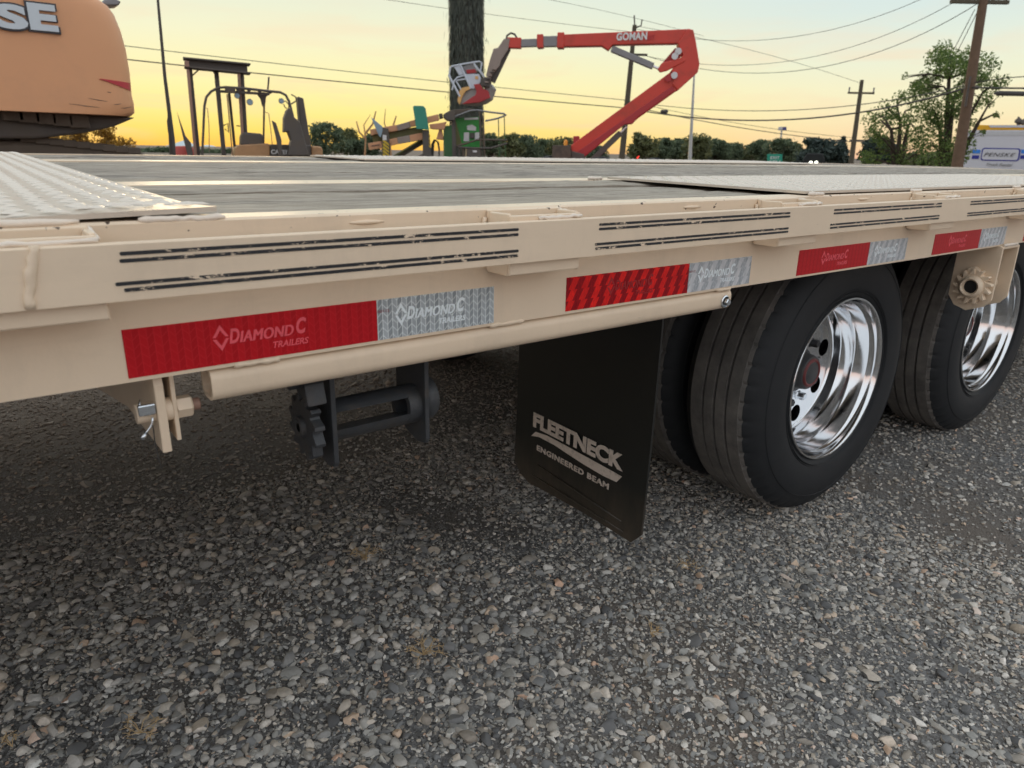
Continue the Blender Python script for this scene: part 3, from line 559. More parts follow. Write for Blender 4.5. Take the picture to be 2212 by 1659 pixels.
pw = [onX(u, v, bx_-.020) for u, v in ((2088, 584), (2092, 578), (2106, 577), (2113, 583), (2122, 596), (2131, 604), (2138, 606), (2130, 609), (2118, 604), (2112, 605), (2104, 595), (2092, 594))]
MB().prism(pw, (.020, 0, 0)).build('pawl', 'beige_paint', bw, bevel=.002)
MB().tube([(bx_+.01+.012*k, -.010+random.uniform(-.001, .001), .757) for k in range(9)], [random.uniform(.003, .005) for _ in range(9)], 7).build('weld_bead', 'beige_weld', bw, 180)
# mud flap with print
fx0 = 1.085; fl = MB(); fo, fi = onX(1390, 1172, fx0), onX(1126, 1012, fx0); yo, yi, zb = fo[1], fi[1]+.02, .072
n1, n2 = 16, 18; vs = []
def fbow(t, s): return .010*math.sin(math.pi*s)*(1-t)-.012*(1-t)**2
for d_ in (0, .006):
    for i in range(n1+1):
        for j in range(n2+1):
            s_, t_ = i/n1, j/n2; y = yo+(yi-yo)*s_; z = zb+.678*t_
            if j == 0: z += .035*max(0, 1-s_*14)**2+.05*max(0, 1-(1-s_)*7)**2
            vs.append((fx0+fbow(t_, s_)+d_, y, z))
nn = (n1+1)*(n2+1); q = lambda i, j: i*(n2+1)+j; fs = []
for i in range(n1):
    for j in range(n2): fs += [(q(i, j), q(i+1, j), q(i+1, j+1), q(i, j+1)), tuple(nn+x for x in (q(i, j), q(i, j+1), q(i+1, j+1), q(i+1, j)))]
bd = [q(i, 0) for i in range(n1)]+[q(n1, j) for j in range(n2)]+[q(i, n2) for i in range(n1, 0, -1)]+[q(0, j) for j in range(n2, 0, -1)]
fs += [(bd[k], bd[(k+1) % len(bd)], nn+bd[(k+1) % len(bd)], nn+bd[k]) for k in range(len(bd))]
flap = fl.add(vs, fs).build('mud_flap', 'mud_flap', T, 40)
def fpt(u, v): p = onX(u, v, fx0-.012); return p
eyf, ezf = A((0, -1, 0)), A((0, 0, 1))
def flapx(z): t_ = (z-zb)/.665; return fx0+fbow(t_, .5)-.0035
def ftext(body, ul, vl, ur, vr, hgt, bold, sp=1.0):   # baseline from pixel to pixel, on the flap's plane
    a, b_ = onX(ul, vl, fx0-.002), onX(ur, vr, fx0-.002); zz = (a[2]+b_[2])/2; a[0] = b_[0] = flapx(zz)-.0010
    ex = b_-a; return lettering('print', body, 'flap_print', flap, a, ex, np.cross((-1, 0, 0), ex), np.linalg.norm(ex), hgt, .0015, bold, 0, sp)
ftext('FLEETNECK', 1153, 921, 1346, 1019, .0445, .05, 1.02)
ftext('ENGINEERED BEAM', 1161.6, 971.7, 1316.3, 1057.3, .0165, .03, 1.12)
sw = [onX(u, v, fx0-.004) for u, v in [(1094.5+.2083*x_, 852.5+.2083*y_) for x_, y_ in ((300, 385), (420, 425), (600, 520), (800, 630), (1000, 740), (1195, 850), (1140, 905), (1000, 840), (800, 722), (650, 625), (500, 525), (340, 440), (258, 425))]]
for p_ in sw: p_[0] = flapx(p_[2])-.002
MB().prism(sw, (.0012, 0, 0)).build('print', 'flap_print', flap)
for (uu, vv, u2, v2) in ((1165, 1003, 1345, 1125), (1150, 1022, 1370, 1160)):
    a, b_ = onX(uu, vv, fx0), onX(u2, v2, fx0); a[0] = flapx(a[2])-.001; b_[0] = flapx(b_[2])-.001; MB().tube([a, b_], .0022, 6).build('moulded_rib', 'mud_flap', flap, 180)
MB().box((fx0-.01, .12, .75), (fx0+.02, yi+.05, .775)).build('flap_hanger', 'under_steel', T)
# wheels: outer dual seen from its dished side (axis points to -Y in local space)
def make_wheel():
    w = bpy.data.objects.new('wheel', None); COL.objects.link(w); w.parent = T
    ns = 300
    prof = [(.232, .006), (.240, -.004), (.262, -.012), (.300, -.017), (.335, -.012), (.362, .000), (.380, .014), (.389, .026), (.3925, .036)]
    edges = [(.036, .070), (.078, .106), (.114, .142), (.150, .186)]
    for k, (a, b_) in enumerate(edges):
        if k: prof += [(.381, a-.0070), (.381, a-.0010)]
        prof += [(.3935+.0015*math.sin(math.pi*(a-.03)/.16), a), (.3935+.0015*math.sin(math.pi*(b_-.03)/.16), b_)]
    prof += [(.389, .197), (.378, .212), (.350, .226), (.30, .233), (.255, .226), (.232, .215)]
    def mod(i, j, r, h):
        if 6 <= i <= 8 and j % 6 == 0: r -= .006 if i != 6 else .003
        return r, h
    prof = [(r*(1+.018*min(1, max(0, (r-.27)/.11))), h) for r, h in prof]; A0 = A((0, 0, 0)); ax = (0, 1, 0)
    sd_ = MB().lathe([p for p in prof[:8]], A0, ax, ns, mod=mod)
    ty = sd_.build('tyre', 'tyre_side', w, 35, raw=True)
    MB().lathe(prof[7:-6], A0, ax, ns, mod=lambda i, j, r, h: mod(i+7, j, r, h)).build('tread', 'tyre_tread', ty, 30, raw=True)
    MB().lathe(prof[-7:], A0, ax, 96).build('inner_sidewall', 'tyre_side', ty, 40, raw=True)
    for rr_ in (.250, .256, .345): MB().lathe([(rr_-.0012, -.0078 if rr_ < .26 else -.0085), (rr_, -.0125 if rr_ < .26 else -.0118), (rr_+.0012, -.0102 if rr_ < .26 else -.0085)], A0, ax, 96).build('sidewall_rib', 'tyre_side', ty, 180, raw=True)
    rp_ = [(.229, .006), (.235, .001), (.2365, -.004), (.234, -.008), (.229, -.008), (.2255, -.003), (.2235, .006), (.2225, .014), (.2185, .018), (.2165, .023), (.2150, .052), (.2105, .058), (.2090, .064), (.2065, .092), (.2015, .098), (.2000, .104), (.1985, .120), (.1965, .127), (.1935, .130)]
    MB().lathe(rp_, A0, ax, 128).build('rim', 'aluminium', w, 50, raw=True)
    MB().lathe([(.222, .02), (.215, .16), (.212, .22)], A0, ax, 48).build('inner_barrel', 'under_steel', w, 180, raw=True)
    bm = bmesh.new(); eds = []
    def circ(c0, c1, r, n_):
        vs_ = [bm.verts.new((c0+r*math.cos(2*math.pi*k/n_), .130, c1+r*math.sin(2*math.pi*k/n_))) for k in range(n_)]
        return [bm.edges.new((vs_[k], vs_[(k+1) % n_])) for k in range(n_)]
    eds += circ(0, 0, .1938, 96); eds += circ(0, 0, .075, 48)
    for k in range(8): a = 2*math.pi*(k+.35)/8; eds += circ(.155*math.cos(a), .155*math.sin(a), .0265, 24)
    bmesh.ops.triangle_fill(bm, edges=eds, use_beauty=True); ex_ = bmesh.ops.extrude_face_region(bm, geom=bm.faces[:])
    bmesh.ops.translate(bm, verts=[x for x in ex_['geom'] if isinstance(x, bmesh.types.BMVert)], vec=(0, .012, 0)); bmesh.ops.recalc_face_normals(bm, faces=bm.faces)
    me = bpy.data.meshes.new('wheel_disc'); bm.to_mesh(me); bm.free(); me.materials.append(MATS['aluminium']); o = bpy.data.objects.new('wheel_disc', me); COL.objects.link(o); o.parent = w
    hb = MB().lathe([(.0001, .072), (.030, .072), (.036, .074), (.048, .077), (.051, .082), (.056, .112), (.066, .116), (.072, .127), (.078, .133)], A0, ax, 40).build('hub', 'black_iron', w, 35, raw=True)
    MB().lathe([(.033, .0725), (.036, .0705), (.0395, .0705), (.043, .0755)], A0, ax, 40).build('hub_gasket', 'gasket_red', hb, 60, raw=True)
    for k in range(10):
        a = 2*math.pi*(k+.2)/10; MB().lathe([(.0001, .106), (.010, .106), (.012, .110), (.012, .126), (.0155, .1295)], (.1005*math.cos(a), 0, .1005*math.sin(a)), ax, 6).build('lug_nut', 'black_iron' if k % 2 else 'zinc', w, 25, raw=True)
    MB().disc(A0, ax, .19, 40, .19).build('brake_drum', 'dark_void', w, raw=True)
    return w
wh = make_wheel(); WZ = .3905; YO = .176
spots = [(1.784, YO, 0), (2.86, YO, 0), (1.784, YO+.27, 0), (2.86, YO+.27, 0), (1.784, DW-YO, 180), (2.86, DW-YO, 180), (2.86, DW-YO-.27, 180)]
for i, (x, y, a) in enumerate(spots):
    w = wh if i == 0 else copy_tree(wh, T)
    w.location = Vector((x-TL[0], y-TL[1], WZ)); w.rotation_euler = (0, R((0, 37, 61, 12, 80, 20, 140)[i]), R(a))
for x in (1.784, 2.86):
    MB().tube([(x, YO+.2, WZ), (x, DW-YO-.2, WZ)], .06, 16).build('axle', 'under_steel', T, 60)
    MB().box((x-.35, .62, .46), (x+.35, .70, .50)).build('spring', 'under_steel', T); MB().box((x-.35, DW-.70, .46), (x+.35, DW-.62, .50)).build('spring', 'under_steel', T)
# tread plates and their raised lugs
def lugs(x0, x1, y0, y1, zf, pitch=.031, ln=.032, wd=.0095, ht=.0020):
    mb = MB(); vs = []; fs = []; k = 0; i = 0; y = y0+pitch*.6
    while y < y1-.01:
        x = x0+pitch*(.6 if i % 2 else .7); j = 0
        while x < x1-.012:
            a = R(45 if (i+j) % 2 else -45); c_, s_ = math.cos(a), math.sin(a)
            prof = [(-ln/2, 0), (-ln*.2, -wd/2), (ln*.2, -wd/2), (ln/2, 0), (ln*.2, wd/2), (-ln*.2, wd/2)]
            for (p_, q_) in prof: vs.append((x+p_*c_-q_*s_, y+p_*s_+q_*c_, zf(x, y)+.0001))
            for p_ in (-ln*.25, ln*.25): vs.append((x+p_*c_, y+p_*s_, zf(x, y)+ht))
            fs += [(k, k+1, k+6), (k+1, k+2, k+7, k+6), (k+2, k+3, k+7), (k+3, k+4, k+7), (k+4, k+5, k+6, k+7), (k+5, k, k+6)]; k += 8
            x += pitch; j += 1
        y += pitch; i += 1
    mb.v = vs; mb.f = fs; return mb
def plate(x0, x1, y0, y1, lift, th=.005, name='tread_plate', fn=None):
    zf = fn or (lambda x, y: dk(x, y, lift)); mb = MB(); nx_, ny_ = max(2, int((x1-x0)/.25)), max(2, int((y1-y0)/.1)); vs = []
    for d_ in (0, -th):
        for i in range(nx_+1):
            for j in range(ny_+1): x, y = x0+(x1-x0)*i/nx_, y0+(y1-y0)*j/ny_; vs.append((x, y, zf(x, y)+d_))
    q = lambda i, j: i*(ny_+1)+j; nn = (nx_+1)*(ny_+1); fs = []
    for i in range(nx_):
        for j in range(ny_): fs += [(q(i, j), q(i+1, j), q(i+1, j+1), q(i, j+1)), tuple(nn+z for z in (q(i, j), q(i, j+1), q(i+1, j+1), q(i+1, j)))]
    bd = [q(i, 0) for i in range(nx_)]+[q(nx_, j) for j in range(ny_)]+[q(i, ny_) for i in range(nx_, 0, -1)]+[q(0, j) for j in range(ny_, 0, -1)]
    fs += [(bd[k], bd[(k+1) % len(bd)], nn+bd[(k+1) % len(bd)], nn+bd[k]) for k in range(len(bd))]
    o = mb.add(vs, fs).build(name, 'beige_plate', T, 30)
    lo = lugs(x0, x1, y0, y1, zf).build('tread_lugs', 'beige_lug', o, None, fix=False); lo['kind'] = 'stuff'
    return o
pr = plate(1.21, 3.40, .008, .552, .0105)
plate(1.21, 4.55, 1.905, 2.452, .0105)
def leftz(x, y):                                  # rear plate: lifts a little at its front near corner
    c_ = .010*math.exp(-((x-.05)/.09)**2-((y-.02)/.06)**2)
    return dk(x, y, .0075)+c_-.004*max(0, (.1-x))*min(1, max(0, 1-y*3))+.010*max(0., min(1., (-x)/1.5))*y/2.4
pl = plate(-2.35, .105, .004, 2.45, 0, fn=leftz)
def bead(x0, x1, y, z, r0, r1, par, mat='beige_weld', n_=12): MB().tube([(x0+(x1-x0)*k/n_, y, (z(x0+(x1-x0)*k/n_) if callable(z) else z)+random.uniform(-.0008, .0008)) for k in range(n_+1)], [random.uniform(r0, r1)*(.5 if k in (0, n_) else 1) for k in range(n_+1)], 8).build('weld_bead', mat, par, 180)
bead(.030, .112, .003, lambda x: dk(x, 0, .003), .0025, .0042, pl); bead(-.21, -.02, .003, lambda x: dk(x, 0, .004), .002, .004, pl)
for x in (1.215, 1.64, 2.25): bead(x, x+.055, .004, dk(x, 0, .005), .003, .005, pr)
for y in (.57,): bead(1.16, 1.21, y, dk(1.2, y, .006), .003, .006, pr)

# ------------------------------------------------------------------ helpers for the machines beyond the deck
class Plane:                                      # vertical plane at a distance; pixel -> point on it
    def __init__(s, u, v, dist, axis=None):
        s.o = at(u, v, dist)
        if axis is None: d = s.o-CAM; d[2] = 0; d /= np.linalg.norm(d); s.e = A((d[1], -d[0], 0))
        else: s.e = A(axis)/np.linalg.norm(axis)
        s.n = A((-s.e[1], s.e[0], 0))             # points away from the camera
    def p(s, u, v, back=0.0):
        d = ray(u, v); o = s.o+s.n*back; return CAM+d*(((o-CAM)@s.n)/(d@s.n))
    def base(s, u): p = s.p(u, 340); return A((p[0], p[1], 0))
    def bar(s, mb, a, b_, w, d, back=0.0):        # w in pixels
        pa, pb = s.p(*a, back), s.p(*b_, back); k = np.linalg.norm(s.p(a[0]+1, a[1], back)-pa); return mb.bar(pa, pb, w*k, d, s.n)
    def poly(s, mb, pts_, d, back=0.0): return mb.prism([s.p(*q_, back)-s.n*d/2 for q_ in pts_], s.n*d)
    def tube(s, mb, pts_, rpx, back=0.0, n=8): k = np.linalg.norm(s.p(pts_[0][0]+1, pts_[0][1], back)-s.p(*pts_[0], back)); return mb.tube([s.p(*q_, back) for q_ in pts_], rpx*k, n)
def crop(x0, y0, w, outw=2212): k = w/outw; return lambda x, y: ((x0+x*k)*.57604, (y0+y*k)*.57604)

# ------------------------------------------------------------------ excavator
ep = Plane(150, 150, 6.6, (1, 0, 0)); eb = ep.base(-40)
EX = thing('excavator', 'orange excavator counterweight with pale letters above a dark undercarriage', 'excavator', eb)
prof = [(-60, 4), (-25, 6), (0, 16), (14, 30), (32, 78), (44, 140), (50, 195), (56, 225), (57, 247), (50, 254), (20, 256)]
lev = [(ep.p(240+a, v, .22)[0], ep.p(240+a, v, .22)[2]) for a, v in [(-70, -40), (-40, -14), (-22, -2), (2, 16), (14, 32), (28, 66), (40, 110), (48, 160), (52, 205), (57, 226), (58, 244), (48, 252)]]
cxE = ep.p(-330, 150)[0]; yF = ep.o[1]; cw = MB(); nr = 44; dE = 1.1; vs = []
for (xr, z) in lev:
    a_ = xr-cxE; b_ = dE-(.10 if z > lev[2][1]+.01 else 0)
    for k in range(nr):
        t = 2*math.pi*k/nr; ex_ = 2/9.0; c_, s_ = math.cos(t), math.sin(t)
        vs.append((cxE+a_*math.copysign(abs(c_)**ex_, c_), yF+dE+b_*math.copysign(abs(s_)**ex_, s_), z+(.0 if s_ < 0 else .0)))
kk = len(lev); fs = [(i*nr+j, i*nr+(j+1) % nr, (i+1)*nr+(j+1) % nr, (i+1)*nr+j) for i in range(kk-1) for j in range(nr)]+[tuple(range(nr)), tuple((kk-1)*nr+j for j in range(nr))]
cwt = cw.add(vs, fs).build('counterweight', 'orange_paint', EX, 45)
def elet(body, u0, v0, u1, v1, vt, mat, grow=0, dy=.03):
    a, b_ = ep.p(u0, v0), ep.p(u1, v1); h = ep.p(u0, vt)[2]-a[2]; a = a+A((-grow, surfY(b_[0], a[2])-yF-dy, -grow)); b_ = b_+A((grow, 0, -grow)); a[2] = (a[2]+b_[2])/2
    return lettering('lettering', body, mat, cwt, a, (1, 0, 0), (0, 0, 1), b_[0]-a[0], h+2*grow, .03, .05, 0)
lz = [q_[1] for q_ in lev][::-1]; lx = [q_[0] for q_ in lev][::-1]
def surfY(x, z): a_ = np.interp(z, lz, lx)-cxE; return yF+dE-dE*(1-min(.999, abs(x-cxE)/a_)**9)**(1/9)
elet('S', -8, 62, 63, 66, 8, 'letter_outline', .012, -.008); elet('S', -8, 62, 63, 66, 8, 'letter_pale', 0, .0)
elet('E', 66, 65, 127, 70, 7, 'letter_outline', .012, -.008); elet('E', 66, 65, 127, 70, 7, 'letter_pale', 0, .0)
def onface(u, v):
    p_ = ep.p(u, v)
    for _ in range(3): p_ = ep.p(u, v, surfY(p_[0], p_[2])-yF)
    return p_
vs = []
for k in range(15):
    u = 215+67*k/14; va = 170+9.5*(k/14)**1.2; vb = 171+25*(k/14)**1.1
    vs += [onface(u, va)-A((0, .007, 0)), onface(u, vb)-A((0, .007, 0)), onface(u, vb)+A((0, .01, 0)), onface(u, va)+A((0, .01, 0))]
MB().add(vs, [(4*k+a, 4*k+(a+1) % 4, 4*k+4+(a+1) % 4, 4*k+4+a) for k in range(14) for a in range(4)]+[(0, 1, 2, 3), (59, 58, 57, 56)]).build('red_swoosh', 'swoosh_red', cwt, 40)
for a, b_ in (((232, 198), (240, 200)), ((192, 212), (232, 219)), ((246, 226), (262, 224)), ((150, 224), (215, 232)), ((262, 234), (284, 231))): MB().tube([onface(*a)-A((0, .001, 0)), onface((a[0]+b_[0])/2, (a[1]+b_[1])/2+.6)-A((0, .001, 0)), onface(*b_)-A((0, .001, 0))], [.001, .0025, .001], 5).build('scratch', 'machine_grime', cwt)
MB().prism([ep.p(u, v, .55) for u, v in ((218, 8), (226, -2), (248, -4), (262, 3), (256, 12), (232, 12))], (0, .18, 0)).build('work_light', 'steel_grey', EX, bevel=.01)
um = MB(); ep.poly(um, [(-260, 232), (258, 258), (215, 276), (150, 290), (60, 300), (-260, 300)], 1.4, .95); um.build('turntable_underside', 'machine_dark', EX, bevel=.02)
for k in range(5): z = ep.p(20+k*36, 246+k*4, .2); MB().box(z-A((.05, .03, .05)), z+A((.09, .03, .05))).build('belly_fitting', 'machine_grime', EX, bevel=.01)
MB().lathe([(.0001, 0), (.55, 0), (.55, .35), (.0001, .35)], ep.p(-120, 300, 1.6)-A((0, 0, .2)), (0, 0, 1), 24).build('slew_ring', 'machine_dark', EX, 40)
for bk, u0, u1 in ((.35, -330, 316), (2.3, -330, 300)):
    tz = [ep.p(u, v, bk) for u, v in ((u0, 305), (60, 302), (150, 304), (240, 312), (u1, 331))]; pol = [(p_[0], p_[1], p_[2]) for p_ in tz]+[(tz[-1][0]+.15, tz[-1][1], .55), (tz[-1][0]-.1, tz[-1][1], .08), (tz[0][0], tz[0][1], .08)]
    tk = MB().prism(pol, (0, .5, 0)).build('track', 'machine_grime', EX, bevel=.04)
    for k in range(9): p_ = tz[1]+(tz[-1]-tz[1])*k/9; MB().box(p_-A((.05, .02, .02)), p_+A((.05, .53, .035))).build('track_shoe', 'machine_grime', tk, bevel=.008)

# ------------------------------------------------------------------ thin mast
mp_ = [at(u, v, 9.5) for u, v in ((341, -120), (341, 0), (356, 165), (366, 245), (371, 300), (373, 335))]; bz = mp_[-1].copy(); bz[2] = 0
WA = thing('whip_mast', 'thin dark mast standing between the excavator and the forklift', 'mast', bz)
MB().tube(mp_+[bz], [.012, .014, .018, .022, .034, .036, .04], 8).build('pole', 'mast_dark', WA, 60)
MB().tube([at(u, v, 9.5) for u, v in ((366, 240), (362, 262), (364, 285), (370, 300))], .008, 6).build('cable_loop', 'wire_black', WA, 60)

# ------------------------------------------------------------------ forklift
fk = crop(600, 150, 640); fp = Plane(500, 250, 14, (math.cos(R(14)), -math.sin(R(14)), 0)); fb = fp.base(520)
FL = thing('forklift', 'dark old forklift with tall mast and open overhead guard', 'forklift', fb)
def fbar(name, a, b_, w, d, mat, back=0, bev=.008): mb = MB(); fp.bar(mb, fk(*a), fk(*b_), w*.1667, d, back); return mb.build(name, mat, FL, bevel=bev)
ms = fbar('mast_crossbeam', (335, 300), (1130, 378), 118, .14, 'machine_dark')
for a, b_ in (((298, 242), (1165, 324)), ((315, 354), (1168, 438))): mb = MB(); fp.bar(mb, fk(*a), fk(*b_), 22*.1667, .34); mb.build('flange', 'machine_dark', ms, bevel=.004)
mb = MB(); fp.bar(mb, fk(345, 268), fk(348, 345), 60*.1667, .02, -.18); mb.build('end_plate', 'machine_pinkish', ms)
for a, b_, w, bk, mt in (((385, 370), (500, 1560), 62, 0, 'machine_dark'), ((362, 380), (468, 1560), 40, -.1, 'machine_pinkish'), ((728, 400), (835, 1560), 58, .1, 'machine_dark'), ((1062, 440), (1130, 1560), 46, 0, 'machine_dark'), ((1020, 440), (1088, 1560), 34, -.08, 'machine_pinkish')):
    fbar('mast_rail', a, b_, w, .12, mt, bk)  # pinkish rails paint the warm-lit faces of the dark posts
for a, b_, w in (((420, 460), (520, 370), 16), ((690, 400), (740, 480), 22)): fbar('mast_brace', a, b_, w, .08, 'machine_dark')
fbar('tilt_cylinder', (895, 690), (985, 1560), 34, .1, 'machine_dark', .2); fbar('hydraulic_hose', (868, 700), (945, 1560), 15, .04, 'machine_pinkish', .1)
def ftube(name, pts_, r, mat, back=0, n=8, par=None): mb = MB(); fp.tube(mb, [fk(*q_) for q_ in pts_], r*.1667, back, n); return mb.build(name, mat, par or FL, 60)
G1 = [(545, 1560), (560, 1200), (575, 860), (600, 740), (660, 670), (750, 618), (850, 612)]
for bk in (-.25, .85): ftube('guard_post', G1, 17, 'machine_dark', bk)
for bk in (-.25, .3, .85): ftube('guard_roof_bar', [(840, 612), (1100, 628), (1400, 662), (1560, 678), (1630, 715), (1670, 790), (1700, 900), (1750, 1100), (1890, 1480), (1900, 1560)], 18, 'machine_dark', bk)
for k in range(5): mb = MB(); a, b_ = fk(870+k*140, 640+k*9), fk(870+k*140, 640+k*9); mb.tube([fp.p(*a, -.25), fp.p(*b_, .85)], .03, 6); mb.build('guard_slat', 'machine_dark', FL, 60)
fbar('guard_sign', (840, 640), (975, 650), 85, .03, 'machine_grime', -.3)
fbar('roof_rail', (770, 665), (1420, 700), 34, .06, 'machine_dark', -.2)
ftube('rear_post', [(1350, 690), (1348, 1000), (1340, 1400), (1340, 1560)], 14, 'machine_dark', .1)
mb = MB(); fp.poly(mb, [fk(*q_) for q_ in ((1245, 690), (1430, 690), (1375, 740), (1360, 860), (1325, 860), (1300, 760))], .06); mb.build('post_gusset', 'machine_dark', FL, bevel=.004)
ftube('exhaust_stub', [(1412, 480), (1398, 640)], 12, 'machine_dark')
for x, y, r_ in ((1000, 722, 38), (1165, 805, 42), (1572, 790, 36)): c_ = fp.p(*fk(x, y), -.2); k = np.linalg.norm(fp.p(*fk(x+1, y))-fp.p(*fk(x, y)))*r_; lm = MB().lathe([(.0001, -.06), (k*.6, -.05), (k, 0), (k*.9, .02), (.0001, .025)], c_, -fp.n, 16).build('work_lamp', 'machine_dark', FL, 50); MB().disc(c_-fp.n*.027, -fp.n, k*.85, 16).build('lens', 'fin_blue', lm)
ftube('grab_handle', [(590, 880), (615, 885), (635, 1100), (640, 1450)], 5, 'machine_pinkish', -.2); ftube('grab_handle', [(1365, 935), (1410, 955), (1440, 1200), (1455, 1350)], 5, 'machine_pinkish', -.2)
for tri in (((216, 918), (330, 1240), (400, 1330), (440, 1560), (375, 1560), (300, 1270)), ((1450, 1045), (1500, 1075), (1570, 1290), (1580, 1500), (1545, 1500), (1500, 1250))):
    mb = MB(); fp.poly(mb, [fk(*q_) for q_ in tri], .1, -.5); mb.build('fork_tine', 'machine_dark', FL, bevel=.006)
mb = MB(); fp.poly(mb, [fk(*q_) for q_ in ((1035, 1370), (1040, 1230), (1075, 1196), (1290, 1215), (1335, 1250), (1335, 1370))], .5); mb.build('seat', 'machine_dark', FL, bevel=.03)
mb = MB(); fp.poly(mb, [fk(*q_) for q_ in ((935, 1560), (950, 1400), (990, 1360), (1360, 1340), (1385, 1360), (1385, 1560))], 1.1, .2); mb.build('body', 'machine_tan', FL, bevel=.03)
mb = MB(); fp.poly(mb, [fk(*q_) for q_ in ((1386, 1560), (1386, 1352), (1905, 1362), (1905, 1560))], 1.06, .2); hood = mb.build('engine_cover', 'machine_dark', FL, bevel=.02)
mb = MB(); fp.poly(mb, [fk(*q_) for q_ in ((1906, 1560), (1906, 1372), (2020, 1378), (2048, 1410), (2052, 1560))], 1.1, .2); mb.build('counterweight', 'machine_tan', FL, bevel=.03)
a, b_ = fp.p(*fk(1440, 1478), -.35), fp.p(*fk(1905, 1490), -.35); lettering('lettering', 'CATERPILLAR', 'text_white', hood, a, b_-a, (0, 0, 1), np.linalg.norm(b_-a), np.linalg.norm(fp.p(*fk(1440, 1420), -.35)-a), .01, .03)
mb = MB(); fp.poly(mb, [fk(*q_) for q_ in ((1770, 735), (1845, 760), (1900, 1100), (1950, 1400), (1950, 1560), (1880, 1560), (1800, 1080))], .3, .3); mb.build('rear_stack', 'machine_dark', FL, bevel=.02)
mb = MB(); fp.poly(mb, [fk(*q_) for q_ in ((1640, 900), (1690, 880), (1720, 1000), (1800, 1060), (1850, 1250), (1920, 1500), (1640, 1500), (1690, 1300), (1650, 1190), (1595, 1200), (1600, 1010))], .3, -.42); mb.build('hung_tarp', 'machine_dark', FL, bevel=.02)
ftube('mirror_arm', [(1700, 705), (1760, 740), (1765, 790), (1700, 830)], 9, 'machine_dark'); ftube('hose_loop', [(1600, 800), (1630, 790), (1670, 840), (1665, 890), (1625, 880), (1600, 830)], 7, 'machine_dark', -.1)
ftube('lever', [(820, 1110), (880, 1080), (890, 1200), (840, 1150)], 9, 'machine_dark'); ftube('lever', [(990, 1110), (1050, 1120), (1070, 1190)], 8, 'machine_dark')
for bk in (-.2, .8):
    for x in (900, 1800): c_ = fp.p(*fk(x, 1560), bk); c_[2] = .35; MB().lathe([(.0001, -.12), (.30, -.12), (.35, -.08), (.35, .08), (.30, .12), (.0001, .12)], c_, fp.n, 24).build('wheel', 'tyre_side', FL, 40)
c_ = fp.p(*fk(305, 1440), .5); DR = thing('red_drum', 'small rusty red drum at the foot of the forklift mast', 'drum', (c_[0], c_[1], 0))
MB().lathe([(.0001, 0), (.19, 0), (.2, .02), (.2, .4), (.21, .42), (.2, .44), (.2, c_[2]), (.15, c_[2]+.08), (.0001, c_[2]+.09)], (c_[0], c_[1], 0), (0, 0, 1), 20).build('shell', 'red_drum', DR, 40)

# ------------------------------------------------------------------ red boom lift
bc = crop(1280, 0, 1420); bp = Plane(1300, 200, 22); bb = bp.base(1225)
BL = thing('boom_lift', 'red articulated boom lift with raised white platform', 'boom lift', bb)
def bbar(name, a, b_, w, d, mat, back=0, bev=.02, par=None): mb = MB(); bp.bar(mb, bc(*a), bc(*b_), w*.3698, d, back); return mb.build(name, mat, par or BL, bevel=bev)
def bpoly(name, pts_, d, mat, back=0, bev=.02, par=None): mb = MB(); bp.poly(mb, [bc(*q_) for q_ in pts_], d, back); return mb.build(name, mat, par or BL, bevel=bev)
bpoly('lower_boom', [(1342, 850), (1915, 428), (1985, 470), (1960, 530), (1735, 690), (1700, 722), (1655, 722), (1405, 925), (1348, 925)], .42, 'lift_red')
bpoly('boom_rib', [(1352, 905), (1930, 505), (1945, 535), (1728, 690), (1700, 725), (1655, 728), (1410, 925), (1360, 925)], .46, 'lift_red_dark', 0)
bpoly('elbow', [(2015, 178), (2050, 182), (2066, 255), (2086, 378), (2076, 428), (1962, 532), (1928, 500), (1945, 440), (1920, 420), (1990, 330), (1960, 260)], .5, 'lift_red')
ub = bpoly('upper_boom', [(1300, 206), (2035, 174), (2052, 190), (2012, 258), (1585, 266), (1560, 298), (1520, 272), (1300, 276)], .34, 'lift_red', 0)
a, b_ = bp.p(*bc(1606, 238), -.19), bp.p(*bc(1785, 232), -.19); lettering('lettering', 'GOMAN', 'text_white', ub, a, b_-a, (0, 0, 1), np.linalg.norm(b_-a), .20, .01, .04, .0, 1.05)
a, b_ = bp.p(*bc(1788, 233), -.19), bp.p(*bc(1830, 231), -.19); lettering('lettering', 'LIFT', 'swoosh_red', ub, a, b_-a, (0, 0, 1), np.linalg.norm(b_-a), .12, .01, .0)
bbar('boom_collar', (1263, 240), (1303, 240), 82, .40, 'lift_red'); bbar('telescope', (1180, 245), (1263, 243), 54, .26, 'steel_grey', 0, .01); bbar('boom_collar', (1145, 245), (1182, 243), 72, .34, 'lift_red')
bbar('telescope', (1050, 254), (1145, 251), 40, .2, 'steel_grey', 0, .01); bbar('boom_tip', (972, 252), (1052, 254), 56, .26, 'lift_red')
for bk in (-.12, .12): bpoly('jib_arm', [(950, 228), (985, 225), (975, 290), (935, 350), (925, 385), (880, 440), (868, 480), (845, 440), (870, 345), (890, 285), (915, 280)], .06, 'jib_taupe', bk, .01)
bbar('jib_cylinder', (975, 280), (880, 480), 34, .14, 'machine_dark'); mb = MB(); bp.tube(mb, [bc(*q_) for q_ in ((962, 240), (968, 208), (990, 193), (1012, 200), (1028, 225))], 2.2); mb.build('hose_loop', 'wire_black', BL, 60)
bbar('lift_cylinder', (1578, 285), (1822, 388), 36, .16, 'steel_grey', -.05); bbar('cylinder_rod', (1815, 384), (1870, 408), 14, .07, 'chrome_rod', -.05)
